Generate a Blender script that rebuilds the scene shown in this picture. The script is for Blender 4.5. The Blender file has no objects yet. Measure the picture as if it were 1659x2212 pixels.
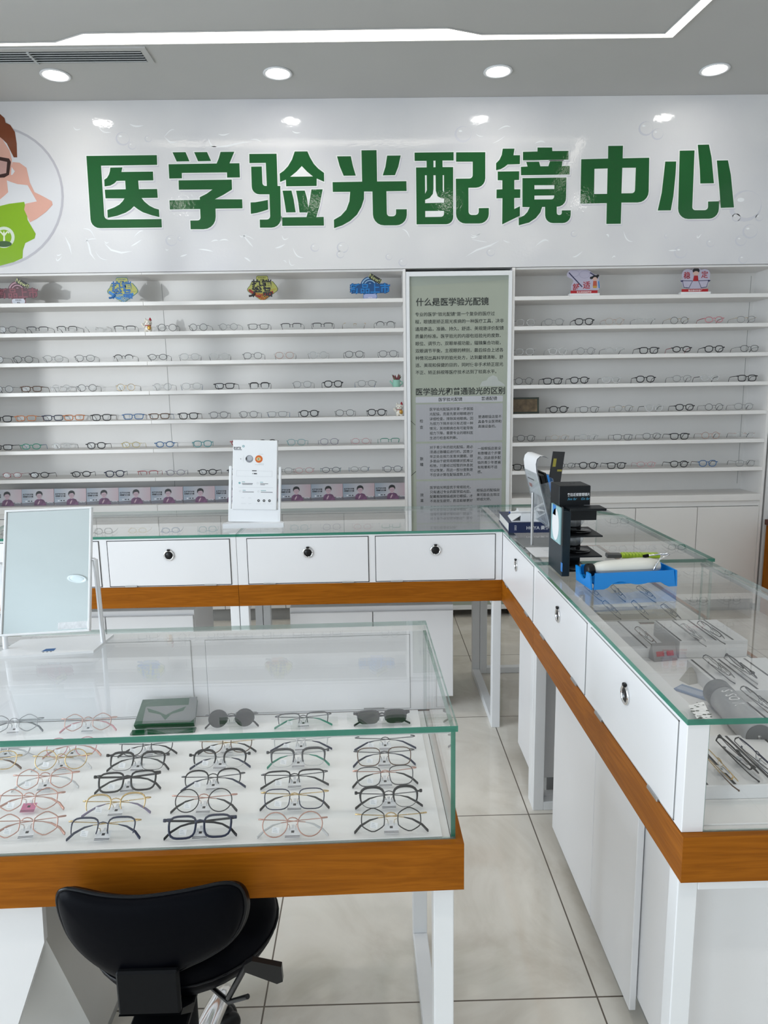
import bpy, bmesh, math, random
from mathutils import Vector, Matrix
SC = bpy.context.scene
COL = SC.collection
PI = math.pi
R = math.radians
random.seed(7)

# ---------------------------------------------------------------- camera
EYE = Vector((0, 0, 1.6)); FPX = 1515.0
YAW, PIT, ROL = R(.913), R(9.591), R(.908)
_f = Vector((math.sin(YAW)*math.cos(PIT), math.cos(YAW)*math.cos(PIT), -math.sin(PIT)))
_r = Vector((math.cos(YAW), -math.sin(YAW), 0)); _d = _f.cross(_r)
CR = _r*math.cos(ROL)+_d*math.sin(ROL); CD = _d*math.cos(ROL)-_r*math.sin(ROL); CF = _f
cam = bpy.data.cameras.new('camera'); camo = bpy.data.objects.new('camera', cam); COL.objects.link(camo)
cam.sensor_fit = 'HORIZONTAL'; cam.sensor_width = 36; cam.lens = FPX/1659*36
cam.clip_start = .02; cam.clip_end = 100
camo.matrix_world = Matrix(((CR.x, -CD.x, -CF.x, EYE.x), (CR.y, -CD.y, -CF.y, EYE.y), (CR.z, -CD.z, -CF.z, EYE.z), (0, 0, 0, 1)))
SC.camera = camo

def at(px, py, axis, val):
    """point of the place measured in the photograph: where the sight line of (px, py) meets a plane x, y or z = val"""
    d = CR*((px-829.5)/FPX)+CD*((py-1106)/FPX)+CF
    t = (val-EYE[axis])/d[axis]
    return EYE+d*t

# ---------------------------------------------------------------- view, world, lights
SC.view_settings.view_transform = 'Standard'; SC.view_settings.look = 'None'
SC.view_settings.gamma = 1; SC.view_settings.use_curve_mapping = False
SC.view_settings.exposure = 0.03
SC.cycles.use_denoising = True; SC.cycles.use_adaptive_sampling = True; SC.cycles.adaptive_threshold = .015
SC.cycles.max_bounces = 10; SC.cycles.transparent_max_bounces = 40
SC.cycles.diffuse_bounces = 4; SC.cycles.glossy_bounces = 5; SC.cycles.transmission_bounces = 4
SC.cycles.caustics_reflective = False; SC.cycles.caustics_refractive = False
SC.cycles.sample_clamp_indirect = 4.0
W = bpy.data.worlds.new('world'); SC.world = W; W.use_nodes = True
W.node_tree.nodes['Background'].inputs[0].default_value = (.75, .87, 1, 1)
W.node_tree.nodes['Background'].inputs[1].default_value = .6

def area(name, loc, tgt, sx, sy, power, col=(1, 1, 1)):
    l = bpy.data.lights.new(name, 'AREA'); l.shape = 'RECTANGLE'; l.size = sx; l.size_y = sy; l.energy = power; l.color = col
    o = bpy.data.objects.new(name, l); COL.objects.link(o); o.location = loc
    o.rotation_euler = (Vector(tgt)-Vector(loc)).to_track_quat('-Z', 'Y').to_euler(); return o
# daylight arriving through the shop front behind the camera and through the side window; the rear fill is added
area('daylight_front', (-.3, -6.9, 1.7), (-.3, 0, 1.5), 5.6, 2.9, 48, (.88, .94, 1))
area('daylight_side', (-4.3, .7, 1.8), (0, .9, 1.2), 3.7, 2.4, 235, (.81, .90, 1))
area('added_rear_fill', (-4.3, -3.9, 1.8), (0, -3.6, 1.6), 3.2, 2.4, 185, (.78, .90, 1))  # added fill, brightens the rear ceiling that the table mirror reflects
# low daylight thrown in from outside the side window: throws the sideways shadows on the left shelves
sp = bpy.data.lights.new('low_daylight', 'SPOT'); sp.energy = 1000; sp.color = (.93, .97, 1); sp.spot_size = R(15); sp.spot_blend = .6; sp.shadow_soft_size = .10
spo = bpy.data.objects.new('low_daylight', sp); COL.objects.link(spo); spo.location = (-6.6, -2.6, 1.75)
spo.rotation_euler = (Vector((-1.95, 5, 2.05))-spo.location).to_track_quat('-Z', 'Y').to_euler()

# ---------------------------------------------------------------- materials
MATS = {}
def nd(t, n, **kw):
    x = t.nodes.new(n)
    for k, v in kw.items(): setattr(x, k, v)
    return x
def mat(name, col, rough=.5, metal=0, spec=.5, var=0, scale=6, bump=0, bscale=60, coat=0, alpha=1, emis=0):
    if name in MATS: return MATS[name]
    m = bpy.data.materials.new(name); m.use_nodes = True; t = m.node_tree; b = t.nodes['Principled BSDF']
    b.inputs['Base Color'].default_value = (*col, 1); b.inputs['Roughness'].default_value = rough
    b.inputs['Metallic'].default_value = metal; b.inputs['Specular IOR Level'].default_value = spec
    b.inputs['Coat Weight'].default_value = coat; b.inputs['Alpha'].default_value = alpha
    if emis:
        b.inputs['Emission Color'].default_value = (*col, 1); b.inputs['Emission Strength'].default_value = emis
    if var or bump:
        tc = nd(t, 'ShaderNodeTexCoord')
    if var:
        n = nd(t, 'ShaderNodeTexNoise'); n.inputs['Scale'].default_value = scale; n.inputs['Detail'].default_value = 4
        t.links.new(tc.outputs['Object'], n.inputs['Vector'])
        r = nd(t, 'ShaderNodeMapRange'); r.inputs['From Min'].default_value = .3; r.inputs['From Max'].default_value = .7
        r.inputs['To Min'].default_value = 1-var; r.inputs['To Max'].default_value = 1+var
        t.links.new(n.outputs['Fac'], r.inputs['Value'])
        mx = nd(t, 'ShaderNodeVectorMath', operation='SCALE'); mx.inputs[0].default_value = col
        t.links.new(r.outputs[0], mx.inputs['Scale']); t.links.new(mx.outputs[0], b.inputs['Base Color'])
    if bump:
        n2 = nd(t, 'ShaderNodeTexNoise'); n2.inputs['Scale'].default_value = bscale; n2.inputs['Detail'].default_value = 3
        t.links.new(tc.outputs['Object'], n2.inputs['Vector'])
        bp = nd(t, 'ShaderNodeBump'); bp.inputs['Strength'].default_value = bump; bp.inputs['Distance'].default_value = .01
        t.links.new(n2.outputs['Fac'], bp.inputs['Height']); t.links.new(bp.outputs[0], b.inputs['Normal'])
    MATS[name] = m; return m
def emit(name, col, s):
    if name in MATS: return MATS[name]
    m = bpy.data.materials.new(name); m.use_nodes = True; t = m.node_tree; t.nodes.clear()
    e = nd(t, 'ShaderNodeEmission'); e.inputs[0].default_value = (*col, 1); e.inputs[1].default_value = s
    o = nd(t, 'ShaderNodeOutputMaterial'); t.links.new(e.outputs[0], o.inputs[0]); MATS[name] = m; return m
def glass(name, tint, f0=.04, rough=.0, body=0, bodycol=(1, 1, 1)):
    """clear sheet: tinted see-through surface with a Fresnel reflection, optionally a little milky"""
    if name in MATS: return MATS[name]
    m = bpy.data.materials.new(name); m.use_nodes = True; t = m.node_tree; t.nodes.clear()
    lw = nd(t, 'ShaderNodeLayerWeight'); lw.inputs[0].default_value = .5
    p = nd(t, 'ShaderNodeMath', operation='POWER'); p.inputs[1].default_value = 5
    t.links.new(lw.outputs['Facing'], p.inputs[0])
    ma = nd(t, 'ShaderNodeMath', operation='MULTIPLY_ADD'); ma.inputs[1].default_value = 1-f0; ma.inputs[2].default_value = f0
    t.links.new(p.outputs[0], ma.inputs[0])
    tr = nd(t, 'ShaderNodeBsdfTransparent'); tr.inputs[0].default_value = (*tint, 1)
    gl = nd(t, 'ShaderNodeBsdfGlossy'); gl.inputs['Roughness'].default_value = rough; gl.inputs[0].default_value = (1, 1, 1, 1)
    base = tr
    if body:
        df = nd(t, 'ShaderNodeBsdfDiffuse'); df.inputs[0].default_value = (*bodycol, 1)
        mb_ = nd(t, 'ShaderNodeMixShader'); mb_.inputs[0].default_value = body
        t.links.new(tr.outputs[0], mb_.inputs[1]); t.links.new(df.outputs[0], mb_.inputs[2]); base = mb_
    mx = nd(t, 'ShaderNodeMixShader'); t.links.new(ma.outputs[0], mx.inputs[0])
    t.links.new(base.outputs[0], mx.inputs[1]); t.links.new(gl.outputs[0], mx.inputs[2])
    o = nd(t, 'ShaderNodeOutputMaterial'); t.links.new(mx.outputs[0], o.inputs[0]); MATS[name] = m; return m

WHITE = mat('white_laminate', (.79, .785, .79), .32, var=.015, scale=3)
SHELFW = mat('white_shelf_board', (.82, .80, .775), .4, var=.015, scale=4)
BACKW = mat('pale_back_panel', (.78, .762, .735), .5, var=.02, scale=3)
PAINT = mat('white_wall_paint', (.78, .775, .765), .6, var=.02, scale=2, bump=.04, bscale=90)
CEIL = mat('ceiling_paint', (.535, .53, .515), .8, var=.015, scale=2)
GAP = mat('shadow_gap_dark', (.035, .035, .035), .7); GAP2 = mat('fine_joint_line', (.30, .30, .295), .7); GAP3 = mat('door_joint_line', (.26, .26, .26), .7)
KICK = mat('grey_kick_board', (.33, .33, .32), .35, var=.05)
STEELW = mat('white_powder_coat', (.82, .83, .84), .3, var=.01)
CHROME = mat('polished_chrome', (.80, .80, .81), .12, 1)
STEEL = mat('brushed_steel', (.48, .48, .48), .35, 1)
BLACK = mat('black_plastic', (.006, .006, .0065), .35, spec=.3)
MATTEBLK = mat('matt_black', (.004, .0045, .0055), .5, var=.1, spec=.1)
GLASS = glass('clear_glass_sheet', (.997, .999, .998), .026)
LENS = glass('clear_lens', (.985, .99, .99), .014)
LENSDK = glass('dark_sun_lens', (.16, .17, .17), .05)
LENSGR = glass('green_sun_lens', (.10, .15, .10), .05)
EDGE = glass('green_glass_edge', (.16, .50, .38), .04, .05, .62, (.036, .215, .15))
PALE = glass('pale_glass_edge', (.62, .74, .70), .04, .05, .35, (.45, .55, .52))  # edge colour lightened to imitate reflection inside the glass
ACRYL = glass('clear_acrylic', (.93, .95, .96), .05, .03, .06, (.8, .85, .9))
PLASTIC_CLEAR = glass('clear_plastic', (.9, .92, .93), .05, .1, .12, (.85, .87, .88))
INK = mat('printed_black_ink', (.02, .02, .022), .5)
WHITEP = mat('white_print', (.82, .82, .83), .45)

def wood(name, axis):
    m = bpy.data.materials.new(name); m.use_nodes = True; t = m.node_tree; b = t.nodes['Principled BSDF']
    tc = nd(t, 'ShaderNodeTexCoord'); mp = nd(t, 'ShaderNodeMapping')
    s = [14, 14, 14]; s[axis] = 1.1
    mp.inputs['Scale'].default_value = s; t.links.new(tc.outputs['Object'], mp.inputs[0])
    n = nd(t, 'ShaderNodeTexNoise'); n.inputs['Scale'].default_value = 1.6; n.inputs['Detail'].default_value = 6; n.inputs['Distortion'].default_value = 1.4
    t.links.new(mp.outputs[0], n.inputs['Vector'])
    wv = nd(t, 'ShaderNodeMath', operation='MULTIPLY'); wv.inputs[1].default_value = 9; t.links.new(n.outputs['Fac'], wv.inputs[0])
    fr = nd(t, 'ShaderNodeMath', operation='PINGPONG'); fr.inputs[1].default_value = 1; t.links.new(wv.outputs[0], fr.inputs[0])
    mp2 = nd(t, 'ShaderNodeMapping'); s2 = [170, 170, 170]; s2[axis] = 5
    mp2.inputs['Scale'].default_value = s2; t.links.new(tc.outputs['Object'], mp2.inputs[0])
    n2 = nd(t, 'ShaderNodeTexNoise'); n2.inputs['Scale'].default_value = 1.5; n2.inputs['Detail'].default_value = 3; t.links.new(mp2.outputs[0], n2.inputs['Vector'])
    mi = nd(t, 'ShaderNodeMath', operation='MULTIPLY_ADD'); mi.inputs[1].default_value = .45; t.links.new(fr.outputs[0], mi.inputs[0])
    m3 = nd(t, 'ShaderNodeMath', operation='MULTIPLY'); m3.inputs[1].default_value = .6; t.links.new(n2.outputs['Fac'], m3.inputs[0]); t.links.new(m3.outputs[0], mi.inputs[2])
    cr = nd(t, 'ShaderNodeValToRGB'); cr.color_ramp.elements[0].position = .1; cr.color_ramp.elements[1].position = .85
    cr.color_ramp.elements[0].color = (.225, .066, .003, 1); cr.color_ramp.elements[1].color = (.345, .110, .007, 1)
    t.links.new(mi.outputs[0], cr.inputs[0]); t.links.new(cr.outputs[0], b.inputs['Base Color'])
    b.inputs['Roughness'].default_value = .42; b.inputs['Specular IOR Level'].default_value = .1
    bp = nd(t, 'ShaderNodeBump'); bp.inputs['Strength'].default_value = .08; bp.inputs['Distance'].default_value = .004
    t.links.new(n2.outputs['Fac'], bp.inputs['Height']); t.links.new(bp.outputs[0], b.inputs['Normal'])
    MATS[name] = m; return m
WOODX = wood('oak_grain_across', 0); WOODY = wood('oak_grain_along', 1); WOODZ = wood('oak_grain_up', 2)

# ---------------------------------------------------------------- mesh helpers
TS = bpy.data.scenes.new('drafting')
_cache = {}
def _grab(o):
    TS.collection.objects.link(o)
    vl = TS.view_layers[0]; vl.update(); dg = vl.depsgraph
    me = bpy.data.meshes.new_from_object(o.evaluated_get(dg), depsgraph=dg)
    out = ([v.co.copy() for v in me.vertices], [tuple(p.vertices) for p in me.polygons])
    TS.collection.objects.unlink(o); d = o.data; bpy.data.objects.remove(o); bpy.data.curves.remove(d); bpy.data.meshes.remove(me)
    return out
def text2d(s, size=1, bold=0, align='LEFT', shear=0, res=2, spacing=1):
    k = (s, bold, align, shear, res, spacing)
    if k not in _cache:
        c = bpy.data.curves.new('txt', 'FONT'); c.body = s; c.size = 1; c.offset = bold; c.align_x = align; c.shear = shear; c.resolution_u = res; c.fill_mode = 'FRONT'
        c.space_character = spacing
        _cache[k] = _grab(bpy.data.objects.new('txt', c))
    v, f = _cache[k]
    return [p*size for p in v], f
def shape2d(loops, offset=0, extrude=0):
    c = bpy.data.curves.new('shp', 'CURVE'); c.dimensions = '2D'; c.fill_mode = 'BOTH' if extrude else 'FRONT'; c.offset = offset; c.extrude = extrude
    for lp in loops:
        s = c.splines.new('POLY'); s.points.add(len(lp)-1); s.use_cyclic_u = True
        for i, p in enumerate(lp): s.points[i].co = (p[0], p[1], 0, 1)
    return _grab(bpy.data.objects.new('shp', c))
def fillet(pts, n=6):
    out = []; m = len(pts)
    for i, p in enumerate(pts):
        if len(p) < 3: out.append((p[0], p[1])); continue
        r = p[2]; P0 = Vector(p[:2]); a = Vector(pts[i-1][:2])-P0; b = Vector(pts[(i+1) % m][:2])-P0
        a.normalize(); b.normalize(); h = a.angle(b)/2; t = r/math.tan(h)
        c = P0+(a+b).normalized()*(r/math.sin(h)); s = P0+a*t-c; e = P0+b*t-c
        a0 = math.atan2(s.y, s.x); a1 = math.atan2(e.y, e.x); da = (a1-a0+PI) % (2*PI)-PI
        for k in range(n+1):
            q = a0+da*k/n; out.append((c.x+r*math.cos(q), c.y+r*math.sin(q)))
    return out
def rrect(w, h, r, cx=0, cy=0):
    return fillet([(cx-w/2, cy-h/2, r), (cx+w/2, cy-h/2, r), (cx+w/2, cy+h/2, r), (cx-w/2, cy+h/2, r)], 5)
def ell(cx, cy, a, b, n=28, t0=0, t1=2*PI, end=False):
    return [(cx+a*math.cos(t0+(t1-t0)*i/n), cy+b*math.sin(t0+(t1-t0)*i/n)) for i in range(n+(1 if end else 0))]
def frame3(o, x, y):
    x = Vector(x); y = Vector(y); z = x.cross(y).normalized()
    return Matrix(((x.x, y.x, z.x, o[0]), (x.y, y.y, z.y, o[1]), (x.z, y.z, z.z, o[2]), (0, 0, 0, 1)))
def wallm(x, y, z): return frame3((x, y, z), (1, 0, 0), (0, 0, 1))     # facing the camera side (-y)
def flatm(x, y, z, rz=0): return Matrix.Translation((x, y, z)) @ Matrix.Rotation(rz, 4, 'Z')

class MB:
    def __init__(s): s.v = []; s.f = []; s.m = []; s.sm = []; s.mats = []
    def mi(s, m):
        if m not in s.mats: s.mats.append(m)
        return s.mats.index(m)
    def add(s, vs, fs, m, M=None, smooth=False):
        n = len(s.v); i = s.mi(m)
        s.v += [(M @ Vector(v)) if M else Vector(v) for v in vs]
        for f in fs: s.f.append(tuple(n+k for k in f)); s.m.append(i); s.sm.append(smooth)
        return s
    def box(s, x0, x1, y0, y1, z0, z1, m, bev=0, M=None, seg=1):
        if bev:
            bm = bmesh.new(); bmesh.ops.create_cube(bm, size=1)
            for v in bm.verts: v.co = Vector(((x0+x1)/2+v.co.x*(x1-x0), (y0+y1)/2+v.co.y*(y1-y0), (z0+z1)/2+v.co.z*(z1-z0)))
            bmesh.ops.bevel(bm, geom=bm.edges[:], offset=bev, segments=seg, affect='EDGES', profile=.5)
            bm.verts.index_update()
            s.add([v.co.copy() for v in bm.verts], [tuple(v.index for v in f.verts) for f in bm.faces], m, M); bm.free(); return s
        v = [(x, y, z) for z in (z0, z1) for y in (y0, y1) for x in (x0, x1)]
        return s.add(v, [(0, 2, 3, 1), (4, 5, 7, 6), (0, 1, 5, 4), (2, 6, 7, 3), (0, 4, 6, 2), (1, 3, 7, 5)], m, M)
    def pane(s, x0, x1, y0, y1, z0, z1, m, me, M=None, pale=()):
        """glass sheet: two big faces in m, the cut edges in me"""
        v = [(x, y, z) for z in (z0, z1) for y in (y0, y1) for x in (x0, x1)]
        F = {2: [(0, 2, 3, 1), (4, 5, 7, 6)], 1: [(0, 1, 5, 4), (2, 6, 7, 3)], 0: [(0, 4, 6, 2), (1, 3, 7, 5)]}   # pale: (axis, side) edges coloured pale for light seen inside the sheet
        d = [x1-x0, y1-y0, z1-z0]; a = d.index(min(d))
        for k in range(3):
            for q in (0, 1): s.add(v, [F[k][q]], m if k == a else PALE if (k, q) in pale else me, M)
        return s
    def prism(s, lp, d, m, M=None, mside=None):
        """loop in the local xy plane, extruded from 0 to d along local z"""
        n = len(lp); v = [(p[0], p[1], 0) for p in lp]+[(p[0], p[1], d) for p in lp]
        ar = sum(lp[i-1][0]*lp[i][1]-lp[i][0]*lp[i-1][1] for i in range(n)); fl = (ar > 0) == (d > 0)
        a = tuple(range(n)); b = tuple(range(n, 2*n)); a, b = (a[::-1], b) if fl else (a, b[::-1])
        s.add(v, [a, b], m, M)
        q = [((i, (i+1) % n, n+(i+1) % n, n+i) if fl else (i, n+i, n+(i+1) % n, (i+1) % n)) for i in range(n)]
        return s.add(v, q, mside or m, M)
    def flat(s, loops, m, M, z=0, offset=0):
        v, f = shape2d(loops, offset); return s.add([(p.x, p.y, z) for p in v], f, m, M)
    def slab(s, loops, th, m, M):
        v, f = shape2d(loops, 0, th/2); return s.add(v, f, m, M)
    def text(s, t, m, M, size, x=0, y=0, z=0, bold=0, align='LEFT', rot=0, shear=0, res=2, sx=1, spacing=1):
        v, f = text2d(t, size, bold, align, shear, res, spacing); c, q = math.cos(rot), math.sin(rot)
        return s.add([(x+(p.x*c-p.y*q)*sx, y+p.x*q+p.y*c, z) for p in v], f, m, M)
    def tube(s, pts, r, m, n=8, closed=False, M=None, flat=1, up=(0, 0, 1), cap=True, smooth=True):
        pts = [Vector(p) for p in pts]; k = len(pts); vs = []; up = Vector(up)
        for i, p in enumerate(pts):
            a = pts[i-1] if (i or closed) else pts[0]; b = pts[(i+1) % k] if (i < k-1 or closed) else pts[-1]
            t = (b-a).normalized(); sd = t.cross(up)
            if sd.length < 1e-4: sd = t.cross(Vector((1, 0, 0)))
            sd.normalize(); u = sd.cross(t).normalized(); rr = r[i] if isinstance(r, (list, tuple)) else r
            for j in range(n):
                q = 2*PI*j/n; vs.append(p+sd*(rr*flat*math.cos(q))+u*(rr*math.sin(q)))
        fs = []
        for i in range(k if closed else k-1):
            i2 = (i+1) % k
            for j in range(n): fs.append((i*n+j, i*n+(j+1) % n, i2*n+(j+1) % n, i2*n+j))
        s.add(vs, fs, m, M, smooth)
        if not closed and cap: s.add(vs, [tuple(range(n))[::-1], tuple(range((k-1)*n, k*n))], m, M)
        return s
    def lathe(s, prof, m, M=None, n=24, smooth=True, sx=1, sy=1):
        vs = []; fs = []
        for r, z in prof:
            for j in range(n): q = 2*PI*j/n; vs.append((r*sx*math.cos(q), r*sy*math.sin(q), z))
        for i in range(len(prof)-1):
            for j in range(n): fs.append((i*n+j, i*n+(j+1) % n, (i+1)*n+(j+1) % n, (i+1)*n+j))
        if prof[0][0] > 1e-6: fs.append(tuple(range(n))[::-1])
        if prof[-1][0] > 1e-6: fs.append(tuple(range((len(prof)-1)*n, len(prof)*n)))
        return s.add(vs, fs, m, M, smooth)
    def ball(s, c, r, m, n=14, k=8, M=None):
        rx, ry, rz = r if isinstance(r, (tuple, list)) else (r, r, r)
        pr = [(max(1e-7, math.cos(-PI/2+PI*i/k)), math.sin(-PI/2+PI*i/k)) for i in range(k+1)]
        T = Matrix.Translation(c) @ Matrix.Diagonal((rx, ry, rz, 1)); return s.lathe(pr, m, (M @ T) if M else T, n)
    def mesh(s, name, off=(0, 0, 0)):
        me = bpy.data.meshes.new(name); o = Vector(off)
        me.from_pydata([v-o for v in s.v], [], s.f)
        for m in s.mats: me.materials.append(m)
        me.polygons.foreach_set('material_index', s.m); me.polygons.foreach_set('use_smooth', s.sm); me.validate(); me.update(); return me
    def build(s, name, parent=None, label=None):
        """link as one object; geometry was written in place coordinates, so it is moved into its parent's frame"""
        o = bpy.data.objects.new(name, s.mesh(name, tot(parent) if parent else (0, 0, 0))); COL.objects.link(o)
        if parent: o.parent = parent
        if label: o['label'] = label
        return o
def tot(p):
    v = Vector((0, 0, 0))
    while p: v += p.location; p = p.parent
    return v
def tag(o, label, cat, group=None):
    o['label'] = label; o['category'] = cat
    if group: o['group'] = group
    return o
def thing(name, label, cat, loc, group=None):
    o = bpy.data.objects.new(name, None); o.empty_display_size = .05; COL.objects.link(o); o.location = loc
    return tag(o, label, cat, group)
def struct(name, mb): o = mb.build(name); o['kind'] = 'structure'; return o
# ---------------------------------------------------------------- room shell
ZC = 3.46; YF = 4.85; YB = 5.15
XL, XR, YN = -3.75, 3.35, -6.4
def floor_mat():
    m = bpy.data.materials.new('polished_stone_tile'); m.use_nodes = True; t = m.node_tree; b = t.nodes['Principled BSDF']
    tc = nd(t, 'ShaderNodeTexCoord')
    n = nd(t, 'ShaderNodeTexNoise'); n.inputs['Scale'].default_value = 2.2; n.inputs['Detail'].default_value = 8; n.inputs['Distortion'].default_value = .9
    n.inputs['Roughness'].default_value = .62
    t.links.new(tc.outputs['Object'], n.inputs['Vector'])
    cr = nd(t, 'ShaderNodeValToRGB'); e = cr.color_ramp.elements
    e[0].position = .30; e[0].color = (.60, .55, .47, 1); e[1].position = .68; e[1].color = (.82, .785, .71, 1)
    k = e.new(.5); k.color = (.74, .70, .625, 1)
    t.links.new(n.outputs['Fac'], cr.inputs[0])
    sx = nd(t, 'ShaderNodeSeparateXYZ'); t.links.new(tc.outputs['Object'], sx.inputs[0])
    def line(o, off, per):
        a = nd(t, 'ShaderNodeMath', operation='SUBTRACT'); a.inputs[1].default_value = off-per/2; t.links.new(o, a.inputs[0])
        w = nd(t, 'ShaderNodeMath', operation='FLOORED_MODULO'); w.inputs[1].default_value = per; t.links.new(a.outputs[0], w.inputs[0])
        c = nd(t, 'ShaderNodeMath', operation='COMPARE'); c.inputs[1].default_value = per/2; c.inputs[2].default_value = .0022; t.links.new(w.outputs[0], c.inputs[0]); return c.outputs[0]
    g = nd(t, 'ShaderNodeMath', operation='MAXIMUM'); t.links.new(line(sx.outputs[0], -.313, .888), g.inputs[0]); t.links.new(line(sx.outputs[1], 1.623, .826), g.inputs[1])
    mx = nd(t, 'ShaderNodeMix', data_type='RGBA'); mx.inputs['B'].default_value = (.13, .105, .08, 1)
    t.links.new(g.outputs[0], mx.inputs['Factor']); t.links.new(cr.outputs[0], mx.inputs['A']); t.links.new(mx.outputs['Result'], b.inputs['Base Color'])
    r = nd(t, 'ShaderNodeMath', operation='MULTIPLY_ADD'); r.inputs[1].default_value = .5; r.inputs[2].default_value = .07; t.links.new(g.outputs[0], r.inputs[0])
    t.links.new(r.outputs[0], b.inputs['Roughness']); b.inputs['Specular IOR Level'].default_value = .55
    n3 = nd(t, 'ShaderNodeTexNoise'); n3.inputs['Scale'].default_value = 9; t.links.new(tc.outputs['Object'], n3.inputs['Vector'])
    bp = nd(t, 'ShaderNodeBump'); bp.inputs['Strength'].default_value = .02; bp.inputs['Distance'].default_value = .01; t.links.new(n3.outputs['Fac'], bp.inputs['Height']); t.links.new(bp.outputs[0], b.inputs['Normal'])
    return m
struct('floor', MB().box(XL, XR, YN, YB+.1, -.1, 0, floor_mat()))
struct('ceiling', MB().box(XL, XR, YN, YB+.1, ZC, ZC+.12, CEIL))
struct('wall_back', MB().box(XL-.1, XR+.1, YB, YB+.1, 0, ZC, PAINT))
b = MB(); b.box(XL, 2.775, YF+.012, YB, 2.415, ZC, PAINT); b.box(2.775, XR, YF+.012, YB, 0, ZC, PAINT)
struct('wall_bulkhead', b)
struct('wall_right', MB().box(XR, XR+.1, YN, YB+.1, 0, ZC, PAINT))
b = MB(); wy0, wy1, wz0, wz1 = -1.2, 2.6, .6, 2.9
b.box(XL-.1, XL, YN, -5.6, 0, ZC, PAINT); b.box(XL-.1, XL, -2.2, wy0, 0, ZC, PAINT); b.box(XL-.1, XL, -5.6, -2.2, 0, wz0, PAINT); b.box(XL-.1, XL, -5.6, -2.2, wz1, ZC, PAINT); b.box(XL-.1, XL, wy1, YB+.1, 0, ZC, PAINT)
b.box(XL-.1, XL, wy0, wy1, 0, wz0, PAINT); b.box(XL-.1, XL, wy0, wy1, wz1, ZC, PAINT)
struct('wall_left', b)
b = MB(); b.box(XL, -3.3, YN-.1, YN, 0, ZC, PAINT); b.box(2.9, XR, YN-.1, YN, 0, ZC, PAINT); b.box(-3.3, 2.9, YN-.1, YN, 3.1, ZC, PAINT)
struct('wall_front', b)
def window(name, x0, x1, y0, y1, z0, z1, nm):
    b = MB(); ax = 0 if x1-x0 > y1-y0 else 1; t = .035
    b.box(x0, x1, y0, y1, z0, z0+.06, STEELW); b.box(x0, x1, y0, y1, z1-.06, z1, STEELW)
    for i in range(nm+1):
        if ax == 0: c = x0+t+(x1-x0-2*t)*i/nm; b.box(c-t, c+t, y0, y1, z0+.06, z1-.06, STEELW)
        else: c = y0+t+(y1-y0-2*t)*i/nm; b.box(x0, x1, c-t, c+t, z0+.06, z1-.06, STEELW)
    ym = (y0+y1)/2; xm = (x0+x1)/2
    if ax == 0: b.pane(x0, x1, ym-.004, ym+.004, z0, z1, GLASS, EDGE)
    else: b.pane(xm-.004, xm+.004, y0, y1, z0, z1, GLASS, EDGE)
    struct(name, b)
window('window_1', -3.3, 2.9, YN-.09, YN-.01, 0, 3.1, 4)
window('window_2', XL-.09, XL-.01, wy0, wy1, wz0, wz1, 3)  # unseen; far edge and bars set to shape the light patch on the shelves
window('window_added', XL-.09, XL-.01, -5.6, -2.2, wz0, wz1, 3)  # unseen window added to go with the rear fill light

# ---------------------------------------------------------------- ceiling fittings
LEDM = emit('led_diffuser_glow', (1, .95, .85), 5.5)
b = MB()
outer = [(-3.5, 4.150), (1.652, 4.099), (1.80, 2.75)]; inner = [(1.752, 2.75), (1.594, 4.056), (.618, 4.052), (.435, 3.984), (-1.449, 4.008), (-1.63, 4.096), (-3.5, 4.120)]
b.prism(outer+inner, -.004, LEDM, Matrix.Translation((0, 0, ZC)))
led = b.build('led_strip'); tag(led, 'glowing LED light strip let into the grey ceiling, angled at its corner', 'ceiling light')
tr = MB()
for A, B_ in ((outer[0], outer[1]), (outer[1], outer[2]), (inner[0], inner[1]), (inner[1], inner[2]), (inner[2], inner[3]), (inner[3], inner[4]), (inner[4], inner[5]), (inner[5], inner[6])):
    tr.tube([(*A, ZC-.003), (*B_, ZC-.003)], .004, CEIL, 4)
tr.build('edge_trim', led)
DLM = emit('downlight_glow', (1, .97, .92), 30)
def downlight(x, y, label, on=True, watt=13):
    t = thing('downlight', label, 'ceiling light', (x, y, ZC), 'ceiling downlights')
    MB().lathe([(.083, 0), (.086, -.006), (.080, -.009), (.066, -.006), (.062, .0)], STEELW, Matrix.Translation((x, y, ZC))).build('trim_ring', t)
    MB().lathe([(.0001, -.0095), (.03, -.009), (.05, -.0075), (.060, -.005), (.063, -.001)], DLM if on else mat('downlight_off_lens', (.75, .77, .78), .4), Matrix.Translation((x, y, ZC))).build('lens', t)
    if on:
        l = bpy.data.lights.new('downlight_beam', 'SPOT'); l.energy = watt; l.spot_size = R(125); l.spot_blend = .9; l.shadow_soft_size = .06; l.color = (1, .96, .90)
        o = bpy.data.objects.new('downlight_beam', l); COL.objects.link(o); o.parent = t; o.location = (0, 0, -.02)
DL = [(-1.802, 'round lit downlight beside the ceiling air grille'), (-.51, 'round lit downlight above the third big green character'),
      (.783, 'round lit downlight above the pair of characters over the info panel'), (2.067, 'round lit downlight at the ceiling end above the last green character')]
for x, l in DL: downlight(x, 4.485, l, True, 6)
for i in range(4):
    downlight(-1.83+1.31*i, 2.37, 'lit downlight of the second ceiling row, mirrored in the glossy sign and floor')
    downlight(-1.83+1.31*i, .26, 'lit downlight of the third ceiling row, mirrored in the counter glass', True, 22)
downlight(-2.15, -2.95, 'unlit round downlight seen only in the table mirror', False)
g = thing('air_grille', 'grey slatted air conditioning grille in the ceiling corner', 'air vent', (-1.9, 4.25, ZC))
gx0, gx1, gy0, gy1 = -2.75, -1.18, 4.158, 4.338
b = MB(); fw = .034
VG = mat('vent_grey_metal', (.50, .52, .52), .45, .3)
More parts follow.
